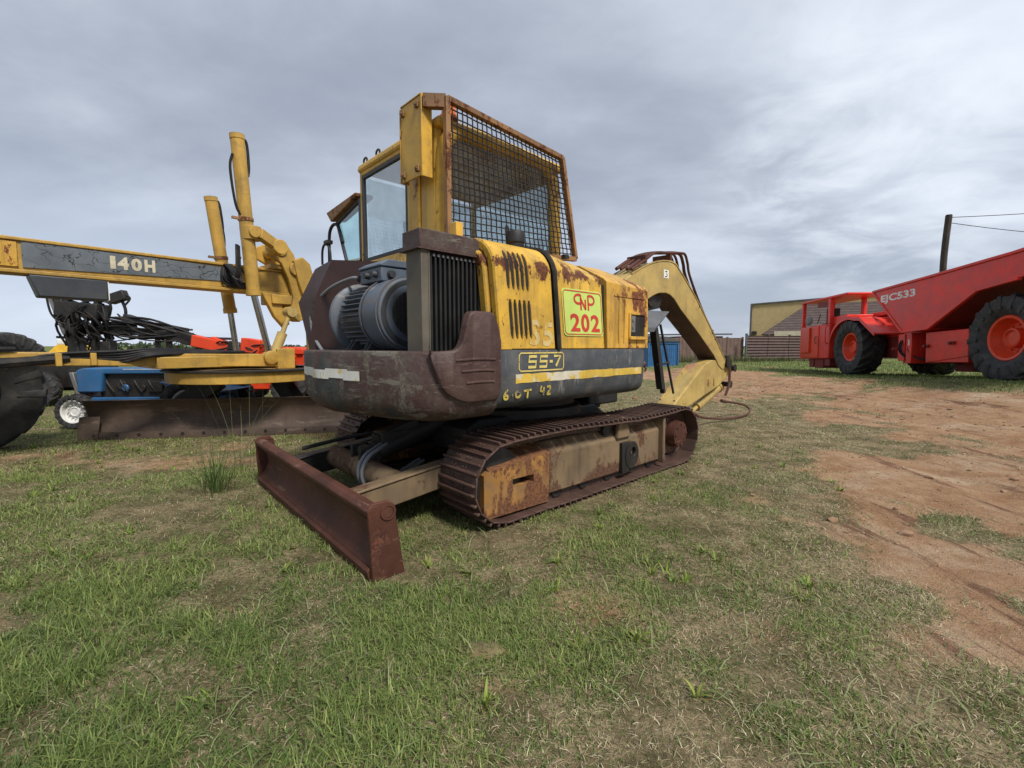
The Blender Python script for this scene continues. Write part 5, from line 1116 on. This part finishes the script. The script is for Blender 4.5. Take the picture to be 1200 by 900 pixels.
for (a,b) in (((4.64,.09,2.72),(2.0,.09,2.765)),((2.0,.09,2.765),(-.34,.09,2.82)),((-.34,.09,2.82),(-2.6,.09,2.95)),((-2.6,.09,2.95),(-3.3,.09,3.27)),((3.16,.10,1.34),(2.12,.10,1.37)),((2.12,.10,1.37),(.57,.10,2.16)),((.57,.10,2.16),(-.5,.10,2.25)),((4.62,.10,2.68),(3.16,.10,1.34))): rlm.bar(a, b, .14 if a[2] > 2.65 and b[2] > 2.65 else .09, .07)
obj('body_rail', rlm, redt, bed, bevel=.012)
tx = M(); text_mesh(tx, 'EJC533', -4.22, -2.66, 2.26, 2.54, lambda a,b: (-a, .124, b-.0), .035); obj('truck_lettering', tx, white, bed)
ir = M(); ir.box(1.9,2.5,-1.2,-.9,2.72,2.86); ir.bar((2.6,-1.0,2.70),(1.6,-1.0,2.84),.3,.05); obj('load_edge', ir, reddk, bed)
ca = M(); ca.box(1.02,2.46,-.75,-.10,.45,1.28); ca.hexa([(1.0,-.12,.60),(2.46,-.12,.44),(2.46,-.08,.44),(1.0,-.08,.60),(1.0,-.12,1.28),(2.46,-.12,1.28),(2.46,-.06,1.28),(1.0,-.06,1.28)]); ca.box(3.12,3.85,-2.5,-.35,.42,1.35); ca.box(3.12,3.35,-.36,-.12,.42,1.32); ca.box(3.55,3.85,-.38,-.2,.5,1.3); cao = obj('chassis', ca, redt, dt, bevel=.015)
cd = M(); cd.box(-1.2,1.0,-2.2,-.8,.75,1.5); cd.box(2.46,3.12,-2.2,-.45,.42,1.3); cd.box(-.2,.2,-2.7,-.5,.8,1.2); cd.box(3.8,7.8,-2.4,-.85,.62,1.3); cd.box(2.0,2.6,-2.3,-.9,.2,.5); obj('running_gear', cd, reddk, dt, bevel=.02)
cs = M(); cs.box(3.42,3.50,-.355,-.34,1.0,1.18); cs.box(3.20,3.25,-.125,-.112,.95,1.12); obj('label_plate', cs, white, cao)
for x,z in ((2.40,.90),(3.7,.85),(1.5,.95)): cl_ = M(); cl_.box(x-.10,x+.08,-.10,-.02,z-.04,z+.04); cl_.cyl((x,-.02,z),(x,.03,z),.04,n=8); obj('latch', cl_, reddk, cao)
for k, x in enumerate((3.30,3.62,3.70)): hs_ = M(); hs_.tube([(x,-.30,1.28),(x+.02,-.16,1.0),(x-.1,-.14,.72),(x-.35,-.3,.55),(x-.8,-.45,.6)], .022); obj('hydraulic_hose', hs_, hosem, dt)
# front unit: arched mudguard, engine hood and the open-sided cab
fd = M(); ar_ = [(6.3+1.22*cos(t), 1.0+1.02*sin(t)) for t in np.linspace(rad(12), rad(112), 12)]
P_ = ar_+[(5.55,1.93),(4.65,1.35)]
fd.loft([[(x,.04,z),(x,-.85,z),(x,-.85,z+.05),(x,.04,z+.05)] for x,z in P_]); fd.loft([[(x,.045,z-.05),(x,.02,z-.05),(x,.02,z+.08),(x,.045,z+.08)] for x,z in P_])
obj('mudguard', fd, redt, dt, bevel=.01)
ho = M(); ho.prism([(4.55,1.3),(4.62,1.55),(5.4,2.0),(6.8,2.10),(7.4,2.10),(7.4,1.1),(4.6,1.1)], 'y', -2.6, -.86); ho.box(4.9,5.7,-2.2,-1.0,1.9,2.16); ho.box(5.9,6.9,-2.3,-1.0,2.1,2.25); obj('engine_hood', ho, redt, dt, bevel=.03)
he = M(); he.tube([(5.1,-.5,1.72),(5.25,-.45,1.86),(5.55,-.45,1.98),(5.75,-.5,1.97)], .035); he.cyl((5.35,-.9,2.05),(5.35,-.9,2.3),.07); he.bar((5.0,-1.0,2.16),(5.9,-1.0,2.25),.2,.12); obj('hood_fitting', he, redt, dt)
cbm = M(); x0, x1 = 7.55, 10.0
cbm.box(x0,x1,-1.25,.02,.60,1.95); cbm.hexa([(x1,-1.25,.7),(x1+.12,-1.25,.75),(x1+.12,.0,.75),(x1,.0,.7),(x1,-1.25,1.85),(x1+.10,-1.25,1.80),(x1+.10,.0,1.80),(x1,.0,1.85)])
for x, w_ in ((x0-.02,.20),(x1-.16,.14)): cbm.box(x,x+w_,-.12,.02,1.95,2.98); cbm.box(x,x+w_,-1.25,-1.12,1.95,2.98)
cbm.hexa([(6.35,-1.35,2.88),(x1+.05,-1.35,2.98),(x1+.05,.05,2.98),(6.35,.05,2.88),(6.35,-1.35,2.97),(x1-.05,-1.35,3.06),(x1-.05,.05,3.06),(6.35,.05,2.97)])
cbm.box(6.6,x0,-1.2,-.1,1.9,2.2); cbm.box(x0,x0+.2,-1.1,-.13,1.95,2.9) if False else None
cbo = obj('driver_cab', cbm, redt, dt, bevel=.025)
dor = M(); dor.box(8.35,9.85,.02,.05,.66,1.93); dor.box(9.0,9.80,.05,.12,.85,1.88); doo = obj('cab_door', dor, redo, cbo, bevel=.025)
cst = M(); cst.box(8.7,9.1,-.85,-.4,1.9,2.05); cst.box(8.6,8.75,-.85,-.4,2.0,2.65); cst.lathe([(0,.20),(.015,.22),(.03,.20)], (9.1,-.3,2.25), (.4,1,.3), 24); obj('driver_seat', cst, dark, cbo, bevel=.03)
hd_ = M(); hd_.tube([(8.5,.05,1.2),(8.5,.10,1.25),(8.5,.10,1.45),(8.5,.05,1.5)], .014); obj('door_handle', hd_, dark, doo)
gr2 = M(); gr2.tube([(7.62,.03,1.2),(7.62,.12,1.22),(7.62,.12,1.85),(7.62,.03,1.88)], .02); obj('grab_handle', gr2, redo, cbo)
mrr = M(); mrr.lathe([(0,.01),(0,.17),(.03,.19),(.09,.12)], (9.25,.0,2.20), (-.4,1,0), 20); mrr.box(9.2,9.5,-.05,.0,2.1,2.16); obj('work_lamp', mrr, steel, cbo)
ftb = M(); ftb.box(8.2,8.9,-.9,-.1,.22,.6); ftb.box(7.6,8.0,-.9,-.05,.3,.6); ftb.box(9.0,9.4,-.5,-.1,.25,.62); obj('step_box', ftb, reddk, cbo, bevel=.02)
bcl = M(); bcl.lathe([(0,.06),(.06,.06),(.09,.0)], (9.2,-.5,3.05), (0,0,1), 12); bcl.box(9.8,9.95,-.8,-.5,3.05,3.12); obj('roof_lamp', bcl, dark, cbo)
cbr = M(); cbr.bar((x0+.1,-.03,2.70),(8.6,-.03,2.78),.05,.22); obj('cab_shade', cbr, reddk, cbo)

# ================================================================== FENCES, BUILDINGS, POLE
def fence(name, label, p0, p1, h, mat, npost, pw, sink=.05, group=None):
    d = Vector((p1[0]-p0[0], p1[1]-p0[1], 0)); Ln = d.length; a = math.atan2(d.y, d.x)
    t = thing(name, label, 'fence', (p0[0],p0[1],0), a, group)
    n = npost
    for k in range(n):
        m = M(); m.box(k*Ln/n+pw/2, (k+1)*Ln/n-pw/2, -.02, .03, -sink, h-random.uniform(0,.04)); obj('panel', m, mat, t)
    for k in range(n+1):
        m = M(); m.box(k*Ln/n-pw/2, k*Ln/n+pw/2, -.05, .06, -sink, h+.06); obj('post', m, mat, t, bevel=.01)
    return t
fence('slat_fence', 'dark brown slatted precast fence left of the red truck cab', (16.5,32.1), (27.5,35.4), 1.93, fencem, 6, .14)
fence('panel_fence', 'older pinkish brown panel fence behind the excavator boom', (5.5,29.9), (16.35,32.4), 1.75, brickm, 9, .12)
gpost = M(); gpost.cyl((0,0,-.1),(0,0,2.0),.07,n=14); gpost.cyl((0,0,2.0),(0,0,2.03),.09,n=14); o = obj('gate_post', gpost, plateg, loc=(16.25,31.7,0)); tag(o, 'slim grey steel post where the two fences meet', 'post')
wb = thing('warehouse', 'tall tan flat-walled warehouse with brown lean-to roof behind the fence', 'building', (23.5,45,0), rad(-30))
m = M(); m.hexa([(0,0,-.2),(24,0,-.2),(24,14,-.2),(0,14,-.2),(0,0,5.15),(24,0,6.3),(24,14,6.3),(0,14,5.15)]); wbo = obj('wall', m, tan, wb)
m = M(); m.hexa([(-.12,-.12,5.15),(24,-.12,6.3),(24,14,6.3),(-.12,14,5.15),(-.12,-.12,5.28),(24,-.12,6.43),(24,14,6.43),(-.12,14,5.28)]); m.box(-.14,.02,-.13,.0,1.5,5.2); obj('roof_edge', m, paleroof, wb)
m = M(); m.hexa([(.95,-2.6,2.15),(20,-2.6,2.15),(20,-.02,5.05),(4.6,-.02,4.95),(.95,-2.6,2.24),(20,-2.6,2.24),(20,-.02,5.15),(4.6,-.02,5.05)]); obj('lean_to_roof', m, roofm, wb)
m = M(); m.box(1.1,20,-2.4,-.05,-.2,2.14); obj('lean_to_wall', m, brickm, wb)
m = M(); m.box(2.0,4.6,-2.75,-2.65,2.05,2.5); obj('sign_board', m, pale, wb)
m = M(); m.box(.1,.5,-.16,.0,2.3,2.6); obj('gutter_bracket', m, dark, wb)
sh = thing('shed', 'low brick shed with dark flat roof behind the old fence', 'shed', (13.6,36.0,0), rad(12))
m = M(); m.box(0,3.4,0,4,-.1,1.95); obj('wall', m, brickm, sh)
m = M(); m.hexa([(-2.3,-.35,1.97),(4.0,-.35,2.05),(4.0,4.3,2.15),(-2.3,4.3,2.05),(-2.3,-.35,2.09),(4.0,-.35,2.17),(4.0,4.3,2.27),(-2.3,4.3,2.17)]); obj('roof', m, paleroof, sh)
ct_ = thing('container', 'blue corrugated steel storage box behind the excavator boom', 'container', (7.55,25.2,0), rad(8))
m = M(); 
xs = np.linspace(0,1.75,29); pl_ = [(x, .04 if (i//1) % 2 else 0.) for i,x in enumerate(xs)]
m.prism(pl_+[(1.75,1.4),(0,1.4)], 'z', .08, 1.30); obj('corrugated_wall', m, blued, ct_)
m = M(); m.box(-.03,1.78,-.03,1.43,1.30,1.40); m.box(-.03,1.78,-.03,1.43,0.,.09)
for x in (-.03,1.70): m.box(x,x+.08,-.03,.05,.09,1.3)
obj('corner_frame', m, blued, ct_, bevel=.01)
m = M(); m.hexa([(-.1,-.1,1.41),(1.85,-.1,1.41),(1.85,1.5,1.41),(-.1,1.5,1.41),(.3,.2,1.75),(1.3,.2,1.70),(1.3,1.2,1.7),(.3,1.2,1.75)]); obj('tarpaulin', m, dark, ct_, bevel=.04)
pole = thing('utility_pole', 'weathered leaning wooden pole with two wires behind the red truck', 'utility pole', (24.35,25.8,0))
m = M(); m.tube([(0,0,-.2),(-.25,-.1,2.5),(-.75,-.45,5.6),(-.93,-.75,8.15)], .15, 10); m.tube([(-.80,-.5,6.2),(-.93,-.75,8.2)], .13, 10, 2); po = obj('pole_shaft', m, woodp, pole)
m = M(); m.cyl((-.93,-.75,8.0),(-.78,-.75,8.02),.03); m.cyl((-.9,-.75,7.75),(-.75,-.75,7.77),.03); obj('insulator', m, white, po)
m = M()
for (z0, dy, z1) in ((8.05,-2,8.9),(7.76,2,7.4)):
    m.tube([(-.8+14*q, -.75+dy*q, z0+(z1-z0)*q-.5*4*q*(1-q)*.4) for q in np.linspace(0,1,14)], .018, 5, 0)
obj('wire', m, hosem, pole)

# far tree line, one mass along the horizon behind the fence
def far_trees():
    pts, faces, tint = [], [], []
    n = 2600; x = RNG.uniform(-120, 140, n); hh = 1.0+2.4*fbm(x*.08+9, x*0+3, 4)*sst((fbm(x*.03, x*0+70, 2)-.42)*6)
    z = RNG.random(n)*hh+.1; y = 130+RNG.uniform(-3,3,n); s = RNG.uniform(.25,.7,n); a = RNG.uniform(0,pi,n); b = RNG.uniform(-.6,.6,n)
    for i in range(n):
        u = Vector((cos(a[i]),sin(a[i]),b[i]))*s[i]; v = Vector((-sin(a[i])*.4,cos(a[i])*.4,1))*s[i]*.8; c = Vector((x[i],y[i],z[i]))
        k = len(pts); pts += [c-u-v,c+u-v*.6,c+u*.7+v,c-u*.8+v*.7]; faces.append((k,k+1,k+2,k+3)); tint += [(.05,.07,.03)]*4
    return [(np.array([tuple(p) for p in pts]), np.array(faces), np.array(tint))]
o = grass_mesh('far_scrub', far_trees(), gm); tag(o, 'low dark scrub along the far horizon', 'scrub', kind='stuff')
